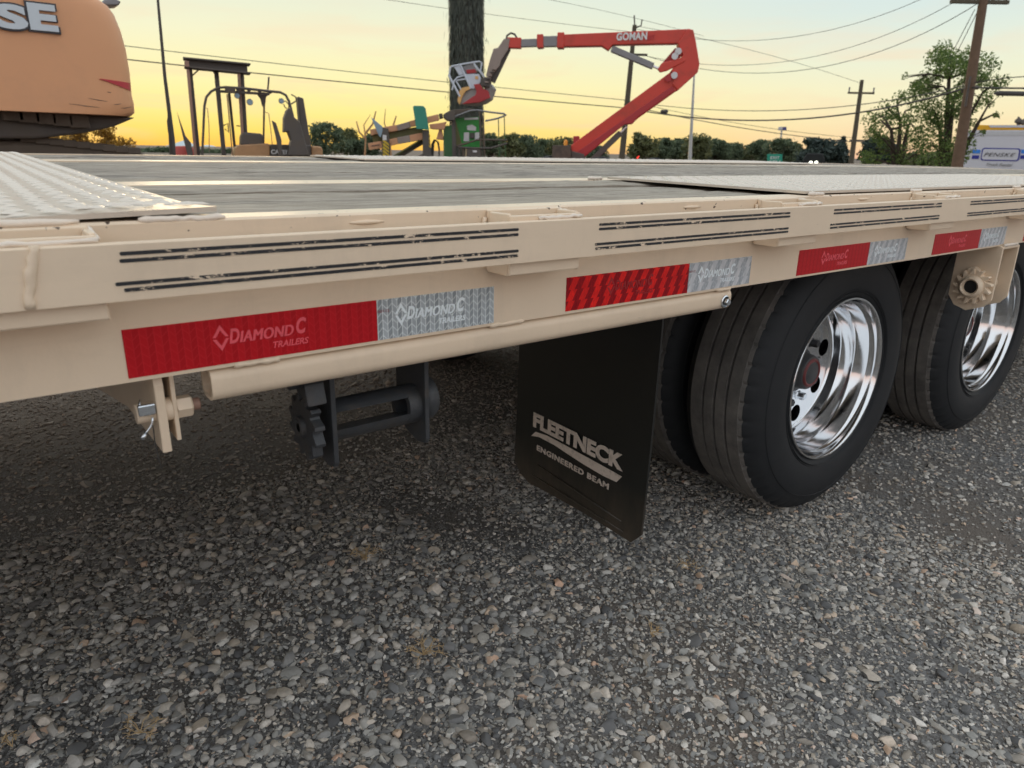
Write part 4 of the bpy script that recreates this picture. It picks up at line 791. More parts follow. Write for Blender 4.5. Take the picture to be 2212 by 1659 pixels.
bpoly('elbow_link', [(1846, 405), (1870, 370), (1990, 335), (2010, 360), (1900, 415), (1862, 424)], .14, 'lift_red', -.2); bpoly('elbow_link', [(1860, 385), (1950, 280), (1985, 290), (1985, 330), (1900, 390)], .1, 'lift_red_dark', .1)
for x, y in ((1968, 300), (1948, 328), (1908, 458), (1945, 440)): MB().lathe([(.0001, 0), (.09, 0), (.09, .03), (.0001, .03)], bp.p(*bc(x, y), -.27), -bp.n, 14).build('pivot_cap', 'label_white' if y < 450 else 'lift_red_dark', BL, 40)
bbar('lower_cylinder', (1440, 960), (1632, 775), 34, .16, 'machine_dark', -.1); bbar('cylinder_rod', (1625, 782), (1668, 738), 12, .07, 'chrome_rod', -.1)
bpoly('turret', [(1240, 850), (1345, 850), (1345, 985), (1235, 985)], 1.2, 'machine_grime', .2); bpoly('turret_cover', [(1345, 880), (1420, 900), (1440, 985), (1345, 985)], 1.0, 'machine_dark', .2)
MB().lathe([(.0001, 0), (.06, 0), (.06, .12), (.04, .16), (.0001, .17)], bp.p(*bc(1310, 850), 0), (0, 0, 1), 12).build('beacon', 'amber', BL, 40); bpoly('control_box', [(1355, 795), (1392, 795), (1392, 835), (1355, 835)], .2, 'lift_red_dark', .1)
c_ = bp.base(1300); MB().box(c_-A((1.4, .9, -.35)), c_+A((1.4, .9, .8))).build('chassis', 'lift_red_dark', BL, bevel=.05)
for sx in (-1, 1):
    for sy in (-1, 1): MB().lathe([(.0001, -.15), (.40, -.15), (.45, -.1), (.45, .1), (.40, .15), (.0001, .15)], c_+A((sx*1.1, sy*1.05, .45)), (0, 1, 0), 24).build('wheel', 'tyre_side', BL, 40)
gcr = crop(1340, 200, 600); k6 = .15624
plf = bpy.data.objects.new('platform', None); COL.objects.link(plf); plf.parent = BL
def gb(name, a, b_, w, d, mat, back=0): mb = MB(); bp.bar(mb, gcr(*a), gcr(*b_), w*k6, d, back); return mb.build(name, mat, plf, bevel=.006)
def gp(name, pts_, d, mat, back=0): mb = MB(); bp.poly(mb, [gcr(*q_) for q_ in pts_], d, back); return mb.build(name, mat, plf, bevel=.008)
def gt(name, pts_, r, mat, back=0): mb = MB(); bp.tube(mb, [gcr(*q_) for q_ in pts_], r*k6, back); return mb.build(name, mat, plf, 60)
gt('top_rail', [(1285, 200), (1310, 180), (1420, 155), (1690, 112), (1722, 135), (1700, 240), (1760, 330)], 11, 'basket_white', -.1); gt('top_rail', [(1285, 200), (1270, 290), (1300, 380)], 11, 'basket_white', .5)
gt('post', [(1262, 300), (1420, 600)], 15, 'basket_white', -.1); gt('post', [(1425, 160), (1570, 490)], 13, 'basket_white', -.1); gt('post', [(1610, 135), (1745, 320)], 11, 'basket_white', -.1)
gt('mid_rail', [(1310, 510), (1340, 380), (1380, 335), (1490, 300)], 11, 'basket_white', -.1); gt('mid_rail', [(1375, 372), (1500, 355)], 9, 'basket_white', -.1); gt('post', [(1365, 380), (1440, 510)], 10, 'basket_white', -.1)
gp('side_panel', [(1335, 185), (1432, 165), (1480, 285), (1410, 305)], .03, 'basket_white', -.08); gp('gate_panel', [(1482, 288), (1685, 285), (1725, 380), (1610, 495), (1572, 480)], .03, 'basket_white', -.08)
gp('control_panel', [(1455, 195), (1610, 150), (1660, 235), (1640, 275), (1490, 285)], .25, 'steel_grey', .15); gp('panel_screen', [(1500, 230), (1630, 215), (1650, 265), (1520, 285)], .03, 'lift_red_dark', -.02); gp('decal', [(1625, 315), (1668, 315), (1672, 358), (1630, 358)], .01, 'basket_yellow', -.105)
gp('toe_board', [(1385, 660), (1410, 520), (1450, 475), (1560, 455), (1572, 485), (1500, 525), (1460, 580), (1415, 712)], .04, 'basket_yellow', -.1)
gp('floor_pan', [(1440, 705), (1495, 540), (1590, 485), (1770, 515), (1850, 420), (1898, 485), (1845, 635), (1760, 690), (1600, 722)], .8, 'basket_floor', .35)
gp('mount_bracket', [(1612, 432), (1695, 424), (1740, 490), (1805, 512), (1842, 612), (1690, 680), (1450, 702), (1640, 575), (1650, 520)], .1, 'lift_red_dark', -.12)
gp('rotator', [(1715, 355), (1790, 330), (1850, 400), (1830, 470), (1760, 480), (1705, 420)], .25, 'machine_dark', -.05)
for k in range(6): gb('hose_clamp', (1740+k*24, 440-k*45), (1790+k*24, 445-k*45), 16, .1, 'jib_taupe' if k % 2 else 'machine_dark', -.2)

# ------------------------------------------------------------------ green lift
gpn = Plane(930, 290, 17); gb0 = gpn.base(930)
GL = thing('green_lift', 'green machine with folded boom arms and control basket below the palm', 'boom lift', gb0)
def lb(name, a, b_, w, d, mat, back=0, bev=.01): mb = MB(); gpn.bar(mb, gcr(*a), gcr(*b_), w*k6, d, back); return mb.build(name, mat, GL, bevel=bev)
def lp(name, pts_, d, mat, back=0, par=None, bev=.01): mb = MB(); gpn.poly(mb, [gcr(*q_) for q_ in pts_], d, back); return mb.build(name, mat, par or GL, bevel=bev)
def lt(name, pts_, r, mat, back=0): mb = MB(); gpn.tube(mb, [gcr(*q_) for q_ in pts_], r*k6, back); return mb.build(name, mat, GL, 60)
lb('upper_arm', (185, 1095), (555, 1030), 78, .2, 'lift_peach'); lb('upper_arm_sleeve', (555, 1035), (730, 985), 80, .22, 'jib_taupe'); lb('upper_arm', (730, 980), (1125, 885), 80, .2, 'lift_peach'); lb('arm_end', (1130, 875), (1180, 865), 66, .24, 'machine_grime')
lb('middle_arm', (215, 1185), (905, 1060), 105, .18, 'lift_olive', .1); lb('lower_arm', (160, 1292), (345, 1262), 92, .22, 'lift_peach', -.05); lb('lower_arm', (450, 1235), (560, 1210), 86, .22, 'lift_peach', -.05); lb('lower_arm_sleeve', (560, 1210), (730, 1180), 88, .22, 'jib_taupe', -.05); lb('lower_arm', (730, 1180), (905, 1145), 90, .22, 'lift_peach', -.05)
lb('arm_slot', (190, 1280), (312, 1262), 10, .02, 'machine_dark', -.17, 0)
lb('diagonal_arm', (480, 1470), (905, 1215), 75, .2, 'machine_grime', .1); lb('diagonal_edge', (470, 1450), (900, 1185), 22, .22, 'lift_olive', 0); lb('cross_member', (780, 1480), (1010, 1370), 60, .2, 'jib_taupe', .2)
lp('deflector_fin', [(188, 880), (345, 1010), (352, 1060), (325, 1165), (298, 1140)], .03, 'fin_blue', -.2, None, .004)
po = lp('striped_post', [(352, 1025), (430, 1040), (455, 1300), (440, 1480), (335, 1480), (350, 1180)], .25, 'machine_dark', -.1)
lp('decal', [(352, 1125), (402, 1132), (405, 1200), (350, 1200)], .01, 'label_white', -.24, po, 0)
for k in range(6): y = 1195+k*48; lp('hazard_stripe', [(352, y), (372, y), (440, y+62), (440, y+86), (352, y+24)], .008, 'hazard_yellow', -.235, po, 0)
lp('teal_shield', [(768, 735), (790, 725), (915, 728), (945, 765), (992, 1058), (815, 1046)], .06, 'teal_plate', -.3)
p2 = lp('shield_post', [(900, 1060), (990, 1062), (1035, 1480), (908, 1480)], .22, 'machine_dark', -.12)
for k in range(4): y = 1110+k*50; lp('hazard_stripe', [(985, y), (1005, y+20), (1012, y+48), (990, y+28)], .006, 'hazard_yellow', -.235, p2, 0)
lp('pivot_head', [(1185, 850), (1290, 790), (1345, 820), (1340, 930), (1250, 935), (1200, 900)], .5, 'machine_dark')
lp('valve_block', [(1000, 985), (1180, 960), (1235, 945), (1200, 1060), (1060, 1050), (1005, 1040)], .3, 'lift_peach', 0); lp('hose_guide', [(1130, 1050), (1170, 1060), (1200, 1200), (1090, 1190)], .12, 'lift_peach', 0)
for r_ in range(3): lt('cable', [(1020+r_*14, 1420), (1028+r_*14, 1260), (1060+r_*10, 1195), (1110+r_*6, 1230), (1128+r_*4, 1330), (1130, 1450)], 8, 'wire_black', .05*r_)
lp('mast_column', [(1192, 1010), (1305, 1000), (1312, 1480), (1190, 1480)], .4, 'green_dark', .1); lp('mast_tube', [(1298, 890), (1350, 890), (1372, 1480), (1310, 1480)], .2, 'machine_dark', 0)
pn = lp('control_panel', [(1330, 905), (1450, 895), (1700, 880), (1712, 1300), (1360, 1290)], .25, 'green_paint', .25)
lp('panel_cheek', [(1318, 925), (1352, 900), (1450, 1270), (1362, 1295)], .05, 'lift_olive', .05, pn); lp('decal', [(1515, 1000), (1590, 985), (1640, 1020), (1640, 1070), (1520, 1060)], .01, 'label_white', .115, pn, 0)
lp('decal', [(1475, 1095), (1545, 1092), (1545, 1215), (1470, 1215)], .01, 'label_white', .115, pn, 0); lp('decal', [(1625, 1095), (1685, 1092), (1685, 1170), (1625, 1215)], .01, 'label_white', .115, pn, 0); lp('button_box', [(1555, 1100), (1618, 1098), (1618, 1175), (1555, 1175)], .04, 'machine_dark', .1, pn); lp('trim', [(1480, 895), (1670, 885), (1672, 915), (1482, 920)], .02, 'label_white', .11, pn, 0)
lp('panel_hood', [(1290, 790), (1560, 770), (1650, 790), (1500, 830), (1330, 895)], .5, 'machine_grime', .1)
lt('basket_rail', [(1320, 885), (1440, 840), (1560, 795), (1650, 785), (1850, 815), (2030, 835), (2060, 850), (2000, 878), (1920, 905), (1770, 935)], 12, 'steel_grey', -.2)
lt('basket_rail', [(1370, 1285), (1470, 1255), (1660, 1195), (1850, 1195), (2070, 1200)], 13, 'machine_grime', -.2); lt('basket_rail', [(1395, 1295), (1600, 1312), (1850, 1310), (2070, 1245)], 13, 'machine_dark', -.25)
for x0, y0, x1 in ((1690, 800, 1708), (1738, 860, 1762), (1950, 895, 1962), (2030, 845, 2050)): lt('basket_post', [(x0, y0), (x1, 1480)], 13 if x0 < 1800 else 7, 'machine_grime' if x0 < 1800 else 'green_dark', -.2)
lt('basket_post', [(1405, 1290), (1412, 1480)], 13, 'machine_dark', -.2); lt('basket_post', [(1460, 1290), (1475, 1480)], 18, 'machine_grime', -.2)
lp('battery_box', [(1505, 1310), (1690, 1310), (1700, 1480), (1500, 1480)], .5, 'machine_dark', 0); lp('decal', [(1595, 1342), (1650, 1342), (1655, 1368), (1600, 1368)], .01, 'label_white', -.26, None, 0)
c_ = gb0; MB().box(c_-A((1.6, .5, -.25)), c_+A((1.6, .5, .55))).build('chassis', 'green_dark', GL, bevel=.04)
for sx in (-1.2, 1.2): MB().lathe([(.0001, -.1), (.3, -.1), (.33, 0), (.3, .1), (.0001, .1)], c_+A((sx, -.56, .33)), (0, 1, 0), 20).build('wheel', 'tyre_side', GL, 40)

# ------------------------------------------------------------------ trees
def leaves(cent, rad, n_, size, flat=1.0, shell=.5):
    d = rng.normal(size=(n_, 3)); d /= np.linalg.norm(d, axis=1, keepdims=True); r = rng.uniform(shell**3, 1, n_)**(1/3)
    c_ = A(cent)+d*r[:, None]*A(rad); t = rng.normal(size=(n_, 3)); t /= np.linalg.norm(t, axis=1, keepdims=True)
    u = np.cross(t, rng.normal(size=(n_, 3))); u /= np.linalg.norm(u, axis=1, keepdims=True); s = size*rng.uniform(.6, 1.4, n_)[:, None]
    return np.stack([c_-t*s, c_-u*s*.45, c_+t*s, c_+u*s*.45], 1)
def leafmesh(name, quads, mat, parent):
    P = np.concatenate(quads).reshape(-1, 3)-rootloc(parent); n_ = len(P)//4; me = bpy.data.meshes.new(name)
    me.vertices.add(len(P)); me.vertices.foreach_set('co', P.astype(np.float32).ravel()); me.loops.add(n_*4); me.loops.foreach_set('vertex_index', np.arange(n_*4, dtype=np.int32))
    me.polygons.add(n_); me.polygons.foreach_set('loop_start', np.arange(0, n_*4, 4, dtype=np.int32)); me.polygons.foreach_set('loop_total', np.full(n_, 4, np.int32)); me.update(calc_edges=True)
    me.materials.append(MATS[mat]); o = bpy.data.objects.new(name, me); COL.objects.link(o); o.parent = parent; return o
def tree(name, label, group, u, vtop, wpx, dist, mat='leaf_far', conifer=False, n_=1500, ls=.3, bare=.0, cat='tree'):
    top = at(u, vtop, dist); base = A((top[0], top[1], 0)); H = top[2]; Wd = wpx*dist/FPX/2
    t = thing(name, label, cat, base, group); tr = MB(); qs = []
    tr.tube([base, base+A((random.uniform(-.1, .1)*Wd, 0, H*.45)), base+A((random.uniform(-.2, .2)*Wd, 0, H*.8))], [max(.08, H*.028), H*.018, H*.008], 7)
    if conifer:
        for k in range(14): f = k/13; qs.append(leaves(base+A((0, 0, H*(.12+.86*f))), (Wd*(1.05-f)*.9+.1, Wd*(1.05-f)*.9+.1, H*.05), int(n_/14*(1.2-f)), ls*.8))
    else:
        nb = 26
        for k in range(nb):
            a = random.uniform(0, 2*math.pi); rr_ = Wd*random.uniform(.15, .78); zz = H*random.uniform(.25, .93); rr_ *= math.sqrt(max(.05, 1-((zz/H-.5)/.55)**2))
            c_ = base+A((rr_*math.cos(a), rr_*math.sin(a), min(zz, H-.1*Wd))); tr.tube([base+A((0, 0, H*random.uniform(.15, .4))), (base+c_)/2+A((0, 0, zz*.12)), c_], [H*.01, H*.006, H*.003], 5)
            r3 = Wd*random.uniform(.22, .46); qs.append(leaves(c_, (r3, r3, min(r3*.8, (H-zz)*.9+.15)), int(n_/nb*(1-bare)), ls, 1, .0))
    tr.build('trunk', 'bark', t, 60); leafmesh('crown', qs, mat, t); return t
# treeline, in stretches that the things in front of it divide
ORD = 'first second third fourth fifth sixth seventh eighth ninth tenth eleventh twelfth'.split()
st = [('behind the excavator tracks, orange sunset glow in the leaf colour', 'trees behind the excavator', 'leaf_sunset_lit', [(95, 288, 90, 36), (165, 276, 80, 38), (225, 268, 70, 40), (255, 300, 60, 42)]),
      ('in the treeline between forklift and green lift', 'trees right of the forklift', 'leaf_far', [(698, 266, 80, 60), (745, 280, 70, 66), (775, 300, 60, 62), (800, 290, 50, 70)]),
      ('in the treeline between palm and red boom', 'trees between palm and boom', 'leaf_far', [(1062, 285, 60, 62), (1100, 290, 70, 66), (1142, 294, 80, 70), (1180, 302, 80, 74), (1215, 298, 70, 68)]),
      ('in the treeline right of the red boom', 'trees right of the boom', 'leaf_far', [(1290, 318, 60, 80), (1392, 286, 74, 62), (1425, 300, 70, 70), (1462, 302, 60, 74), (1508, 290, 74, 66), (1550, 300, 64, 72), (1578, 310, 66, 80), (1615, 312, 70, 84), (1650, 304, 66, 80), (1685, 300, 74, 76), (1725, 312, 60, 82)])]
for wh_, grp, mt, ls_ in st:
    for k, (u, v, w, d) in enumerate(ls_): tree('distant_tree', 'bushy tree '+wh_+', '+ORD[k]+' from the left', grp, u, v, w, d, mt if not (mt == 'leaf_far' and k % 3 == 1) else 'leaf_olive', False, 2300 if mt != 'leaf_sunset_lit' else 900, .15 if mt != 'leaf_sunset_lit' else .10)
for k in range(12): tree('distant_bush', 'low dark bush on the horizon behind the forklift, '+ORD[k]+' from the left', 'bushes behind the forklift', 300+k*33+random.uniform(-8, 8), 325+random.uniform(-4, 4), 60, 120, 'leaf_far', False, 500, .4, 0, 'bush')
for k, u in enumerate((1985, 2030, 2075)): tree('distant_bush', 'low bush behind the stems of the leafy tree, '+ORD[k]+' from the left', 'bushes behind the leafy tree', u, 332, 70, 62, 'leaf_olive', False, 900, .2, 0, 'bush')
for u, v, w, d, lb_ in ((1775, 300, 105, 80, 'dark rounded evergreen left of the slender utility pole'), (1822, 297, 45, 84, 'narrow dark evergreen just behind the slender utility pole'), (1905, 302, 70, 80, 'dark evergreen between slender pole and leafy tree')):
    tree('evergreen_tree', lb_, 'dark evergreens', u, v, w, d, 'leaf_conifer', u == 1822, 2600, .26)
# the leafy tree by the pole
def limb_tree(name, label, base_u, dist, trunks, tips, mat, n_per, ls):
    b0 = at(base_u, 350, dist); base = A((b0[0], b0[1], 0)); t = thing(name, label, 'tree', base, None); tr = MB(); qs = []
    d_ = b0-CAM; d_[2] = 0; d_ /= np.linalg.norm(d_)
    T0 = [at(u, v, dist) for u, v in trunks]
    for q_ in T0: tr.tube([base+A((random.uniform(-.15, .15), 0, -.02)), (base*1.2+q_*.8)/2, q_], [.13, .10, .06], 8)
    for (u, v, r_) in tips:
        jd = random.uniform(-1.1, 1.1); c_ = at(u, v, dist)+d_*jd; src = min(T0, key=lambda q_: np.linalg.norm(q_-c_)+(2 if q_[2] > c_[2] else 0)); src = src if src[2] < c_[2] else base+A((0, 0, c_[2]*.5))
        mid = src*.45+c_*.55+A((random.uniform(-.2, .2), random.uniform(-.2, .2), .15)); tr.tube([src, mid, c_], [.045, .03, .012], 6)
        rr_ = r_*dist/FPX
        for k in range(3): q2 = c_+rng.normal(size=3)*rr_*.55; tr.tube([mid, (mid+q2)/2, q2], [.018, .012, .006], 4); qs.append(leaves(q2, (rr_*.75,)*3, int(n_per*(r_/22)**2/3), ls, 1, .1))
    tr.build('trunk', 'bark', t, 60); leafmesh('crown', qs, mat, t); return t
tips = [(2052, 108, 20), (2030, 128, 22), (2062, 140, 24), (2010, 150, 20), (2090, 135, 20), (2040, 168, 26), (2085, 172, 26), (2000, 185, 24), (2120, 160, 18), (2030, 205, 26), (2075, 205, 26), (1985, 165, 13), (2130, 168, 22), (2155, 178, 17), (2110, 198, 20), (2015, 235, 24), (2060, 240, 24), (2105, 232, 12), (1990, 262, 22), (2045, 275, 24), (2085, 275, 16), (2010, 305, 24), (2060, 312, 22), (2030, 338, 26), (2075, 340, 18), (1962, 170, 8), (2150, 250, 7), (2140, 222, 8), (2120, 285, 7)]
limb_tree('leafy_tree', 'tall leafy green tree with bare lower branches behind the wooden pole', 2050, 31, [(2030, 270), (2060, 215), (2095, 250), (2115, 262), (2050, 170)], tips, 'leaf_green', 420, .052)
tips = [(1890, 245, 14), (1915, 232, 15), (1945, 218, 16), (1905, 262, 18), (1940, 250, 16), (1970, 238, 16), (1885, 285, 16), (1915, 292, 20), (1950, 282, 16), (1975, 275, 14), (1890, 318, 20), (1925, 328, 20), (1960, 318, 16), (1885, 345, 18), (1985, 330, 14), (1945, 348, 14)]
limb_tree('leafy_tree', 'lower bushy yellow green tree with thin forked stems left of the leafy tree', 1945, 33, [(1925, 280), (1945, 262), (1962, 270)], tips, 'leaf_green', 400, .055)
# bare twigs behind the green lift
for u0, tw, lb_ in ((845, [[(845, 345), (842, 300), (830, 265), (833, 235)], [(842, 300), (850, 270), (856, 250)]], 'bare leafless sapling rising behind the blue fin'), (790, [[(788, 340), (790, 300), (786, 270), (800, 248)], [(790, 300), (776, 285), (770, 262)], [(788, 290), (805, 268), (812, 240)]], 'bare leafless twigs at the left end of the green lift')):
    b0 = at(u0, 345, 34); t = thing('bare_tree', lb_, 'tree', (b0[0], b0[1], 0)); mb = MB()
    for br in tw: mb.tube([at(u, v, 34) for u, v in br], [.05, .04, .025, .012][:len(br)], 5)
    mb.tube([A((b0[0], b0[1], 0)), at(tw[0][0][0], tw[0][0][1], 34)], .06, 6); mb.build('branches', 'machine_tan', t, 60)
# palm: trunk wrapped in a skirt of dead fronds
pb = at(1008, 345, 30); pb[2] = 0; PT = thing('palm_tree', 'thick palm trunk wrapped in shaggy dead fronds', 'palm tree', pb)
rp2 = 35*30/FPX; HT = 15.0; tr = MB(); tr.tube([pb, pb+A((0, 0, 5)), pb+A((0, 0, HT))], [rp2*.93, rp2*.88, rp2*.86], 24); tr.build('trunk', 'bark', PT, 180)
n_ = 15000; ang = rng.uniform(0, 2*np.pi, n_); zz = rng.uniform(.1, 9.0, n_); rr_ = rp2*rng.uniform(.86, 1.0, n_)+np.where(rng.uniform(0, 1, n_) > .985, rng.uniform(.05, .28, n_), 0)
c_ = np.stack([np.cos(ang)*rr_, np.sin(ang)*rr_, zz], -1)+A(pb); tan = np.stack([-np.sin(ang), np.cos(ang), np.zeros(n_)], -1); rad = np.stack([np.cos(ang), np.sin(ang), np.zeros(n_)], -1)
dn = np.stack([np.zeros(n_), np.zeros(n_), -np.ones(n_)], -1)+rad*rng.uniform(-.1, .32, n_)[:, None]+tan*rng.normal(0, .25, n_)[:, None]; ln_ = rng.uniform(.12, .42, n_)[:, None]; wd_ = rng.uniform(.012, .035, n_)[:, None]
leafmesh('frond_skirt', [np.stack([c_-dn*ln_*.3, c_-tan*wd_, c_+dn*ln_*.7, c_+tan*wd_], 1)], 'palm_skirt', PT)
qs = []
for k in range(46):
    a = random.uniform(0, 6.283); el = random.uniform(-.6, 1.2); Ld = random.uniform(1.6, 2.3); P0 = pb+A((0, 0, HT))
    for i in range(26):
        s_ = i/25; p_ = P0+A((math.cos(a)*math.cos(el), math.sin(a)*math.cos(el), math.sin(el)))*Ld*s_+A((0, 0, -.7*s_*s_)); q2 = A((-math.sin(a), math.cos(a), 0))*(.75*math.sin(math.pi*min(1, s_+.1))); f_ = A((math.cos(a), math.sin(a), -.4))*.05
        qs += [np.array([[p_, p_+f_, p_+q2+f_*2-A((0, 0, .2)), p_+q2*.5]]), np.array([[p_, p_+f_, p_-q2+f_*2-A((0, 0, .2)), p_-q2*.5]])]
leafmesh('crown', qs, 'palm_green', PT)

# ------------------------------------------------------------------ poles and wires
def wood_pole(label, top, bot, dist, r0, r1, mat, ext=0):
    a, b_ = at(*top, dist), at(*bot, dist); d = (a-b_)/np.linalg.norm(a-b_); gpt = b_-d*(b_[2]/d[2]); t = thing('utility_pole', label, 'utility pole', gpt, 'utility poles')
    MB().tube([gpt, b_, a+d*ext], [r1, r1, r0], 12).build('shaft', mat, t, 60); return t, a, d, gpt
sr, cr = RT[:2]/np.linalg.norm(RT[:2]); hor = A((RT[0], RT[1], 0))/np.linalg.norm(RT[:2])
P1, a, d, _ = wood_pole('stout brown wooden utility pole leaning in front of the leafy tree', (2123, 8), (2067, 362), 24, .105, .15, 'pole_wood', .3)
c_ = at(2116, 4, 24); MB().bar(c_-hor*.75, c_+hor*.75, .11, .09, (0, 0, 1)).build('crossarm', 'pole_wood_far', P1)
for k in (-.65, -.3, .35, .68): MB().lathe([(.0001, 0), (.03, 0), (.045, .05), (.03, .08), (.04, .12), (.0001, .15)], c_+hor*k+A((0, 0, .05)), (0, 0, 1), 10).build('insulator', 'steel_grey', P1, 40)
c_ = at(2093, 189, 24); MB().tube([c_-hor*.12, c_+hor*.25], .05, 8).build('cable_bracket', 'machine_dark', P1); MB().tube([at(2096, 165, 23.8), at(2085, 230, 23.8)], .03, 6).build('riser', 'machine_dark', P1, 60)
P2, a, d, _ = wood_pole('slender far utility pole with one crossarm left of the leafy tree', (1861, 181), (1838, 355), 48, .10, .15, 'pole_wood_far', .2)
c_ = at(1860, 201, 48); MB().bar(c_-hor*.75, c_+hor*.75, .10, .1, (0, 0, 1)).build('crossarm', 'pole_wood_far', P2)
for k in (-.7, 0, .7): MB().tube([c_+hor*k, c_+hor*k+A((0, 0, .3))], .045, 6).build('insulator', 'steel_grey', P2)
c_ = at(1847, 304, 48); MB().bar(c_-hor*.3, c_+hor*.5, .12, .12, (0, 0, 1)).build('cable_bracket', 'machine_dark', P2)
P3, a, d, _ = wood_pole('wooden utility pole rising behind the red boom', (1371, 54), (1343, 345), 38, .10, .16, 'pole_wood_far')
for pts_ in ([(1371, 54), (1370, 33)], [(1374, 60), (1385, 55), (1387, 42)]): MB().tube([at(u, v, 38) for u, v in pts_], .035, 6).build('insulator', 'machine_dark', P3)
c_ = at(1366, 118, 38); MB().bar(c_, c_+hor*.72, .1, .1, (0, 0, 1)).build('cable_bracket', 'pole_wood_far', P3)
LPt = at(1499.6, 160, 40); b_ = at(1490, 346, 40); g0 = b_.copy(); g0[2] = 0
LP = thing('light_pole', 'thin pale steel pole below the elbow of the red boom', 'light pole', g0)
MB().tube([g0, b_, LPt], [.13, .10, .045], 10).build('shaft', 'pole_steel', LP, 60)
def wire(label, pts_, d0, d1, r_, grp='overhead wires'):
    k = len(pts_)-1; tt = np.linspace(0, 1, 25); uu = np.array([p_[0] for p_ in pts_], float); vv = np.array([p_[1] for p_ in pts_], float)
    if k == 1: q_ = np.polyfit(uu, vv, 1)
    else: q_ = np.polyfit(uu, vv, 2)
    P = [at(u, np.polyval(q_, u), d0+(d1-d0)*t) for t, u in zip(tt, uu[0]+(uu[-1]-uu[0])*tt)]
    tag(MB().tube(P, r_, 5).build('overhead_wire', 'wire_black', None, 60), label, 'wire', grp)
wire('thin upper wire crossing the yellow sky above the forklift', [(-60, 60), (290, 98), (738, 152.5), (959, 179), (1070, 190), (1349, 214)], 30, 38, .014)
wire('thicker lower wire crossing the yellow sky behind the forklift mast', [(-60, 92), (292, 127), (738, 177), (966, 201), (1066, 209), (1346, 231)], 30, 38, .022)
wire('heavy black cable sagging from the boom to the stout pole', [(1348, 230), (1475, 256), (1609, 260), (1852, 241), (2090, 190)], 38, 24, .028)
wire('thinner wire running just above the heavy black cable', [(1348, 214), (1475, 237), (1609, 242), (1800, 227), (2092, 184)], 38, 24, .014)
wire('wire falling from the boom pole to the slender far pole', [(1348, 226), (1403, 238), (1555, 268), (1793, 303), (1846, 306)], 38, 48, .020)
wire('faint second wire falling toward the slender far pole', [(1348, 216), (1500, 248), (1750, 290), (1848, 297)], 38, 48, .012)
wire('highest long wire curving up to the top right sky', [(1371, 60), (1512, 85), (1625, 93), (1775, 67), (1975, 0), (2112, -62)], 38, 24, .009)
wire('middle long wire curving up to the top right sky', [(1371, 112), (1512, 143), (1608, 143), (1742, 122), (2062, 0), (2125, -30)], 38, 24, .009)
wire('lowest long wire curving up to the stout pole top', [(1386, 116), (1512, 150), (1635, 162), (1775, 140), (2022, 60), (2118, 4)], 38, 24, .011)
wire('faint wire descending from boom top to the slender pole crossarm', [(1371, 56), (1512, 82), (1675, 123), (1860, 180)], 38, 48, .010)
wire('faint wire from top centre sky down to the boom pole', [(760, -14), (829, 0), (966, 20), (1044, 27), (1306, 62), (1371, 70)], 30, 38, .009)
wire('faint wire in the top sky right of the palm', [(1150, -8), (1188, 0), (1440, 56), (1520, 78)], 34, 40, .008)
wire('short cable leaving the stout pole toward the white truck', [(2090, 189), (2150, 190), (2290, 191)], 24, 22, .022)
wire('thin wire above the white truck beyond the stout pole', [(2098, 180), (2180, 168), (2290, 165)], 24, 22, .012)
wire('guy wire dropping left from the stout pole top', [(2106, 20), (2059, 110)], 24.3, 24.8, .010)
wire('second guy wire dropping from the stout pole top', [(2112, 24), (2068, 112)], 24.3, 24.8, .010)
sp_c = thing('splice_case', 'black cable splice case hanging beside the stout pole', 'splice case', at(2205, 192, 23.4)); MB().lathe([(.0001, -.5), (.03, -.47), (.06, -.38), (.06, .38), (.03, .47), (.0001, .5)], at(2190, 193, 23.4)-A((0, 0, .1)), hor, 12).build('case', 'wire_black', sp_c, 50)
sb = thing('wire_splice', 'small black splice on the wires right of the boom', 'splice case', at(1435, 242, 38.6)); MB().lathe([(.0001, -.2), (.09, -.15), (.09, .15), (.0001, .2)], at(1435, 241, 38.6), hor, 10).build('case', 'wire_black', sb, 50)

# ------------------------------------------------------------------ truck, signs, lights, hills
tp_ = Plane(2079, 320, 44); t0 = tp_.p(2079, 345); TK = thing('box_truck', 'white box truck with a navy bordered logo and yellow roof band', 'truck', (t0[0], t0[1], 0))
zt = tp_.p(2096, 281)[2]; x1 = 7.5; e = tp_.e; nn_ = tp_.n; o0 = A((t0[0], t0[1], 0))
bodyp = [o0+A((0, 0, .38)), o0+e*x1+A((0, 0, .38)), o0+e*x1+A((0, 0, zt)), o0+A((0, 0, zt))]; boxo = MB().prism(bodyp, nn_*2.5).build('cargo_box', 'truck_white', TK, bevel=.03)
rl = tp_.p(2096, 270)[2]; MB().prism([o0+e*.35+nn_*.02+A((0, 0, zt+.002)), o0+e*x1+nn_*.02+A((0, 0, zt+.002)), o0+e*x1+nn_*.02+A((0, 0, rl)), o0+e*.35+nn_*.02+A((0, 0, rl))], nn_*2.4).build('roof_cap', 'truck_yellow', TK, bevel=.02)
MB().prism([o0+e*.9-nn_*.012+A((0, 0, zt+.12)), o0+e*x1-nn_*.012+A((0, 0, zt+.12)), o0+e*x1-nn_*.012+A((0, 0, rl-.01)), o0+e*.8-nn_*.012+A((0, 0, rl-.01))], nn_*.03).build('roof_panel', 'truck_white', TK)
MB().prism([o0+e*.45-nn_*.02+A((0, 0, zt-.25)), o0+e*x1-nn_*.02+A((0, 0, zt-.25)), o0+e*x1-nn_*.02+A((0, 0, zt-.05)), o0+e*.45-nn_*.02+A((0, 0, zt-.05))], nn_*.018).build('top_rail', 'board_pale', TK)
tcx2 = crop(3500, 380, 340, 1880)
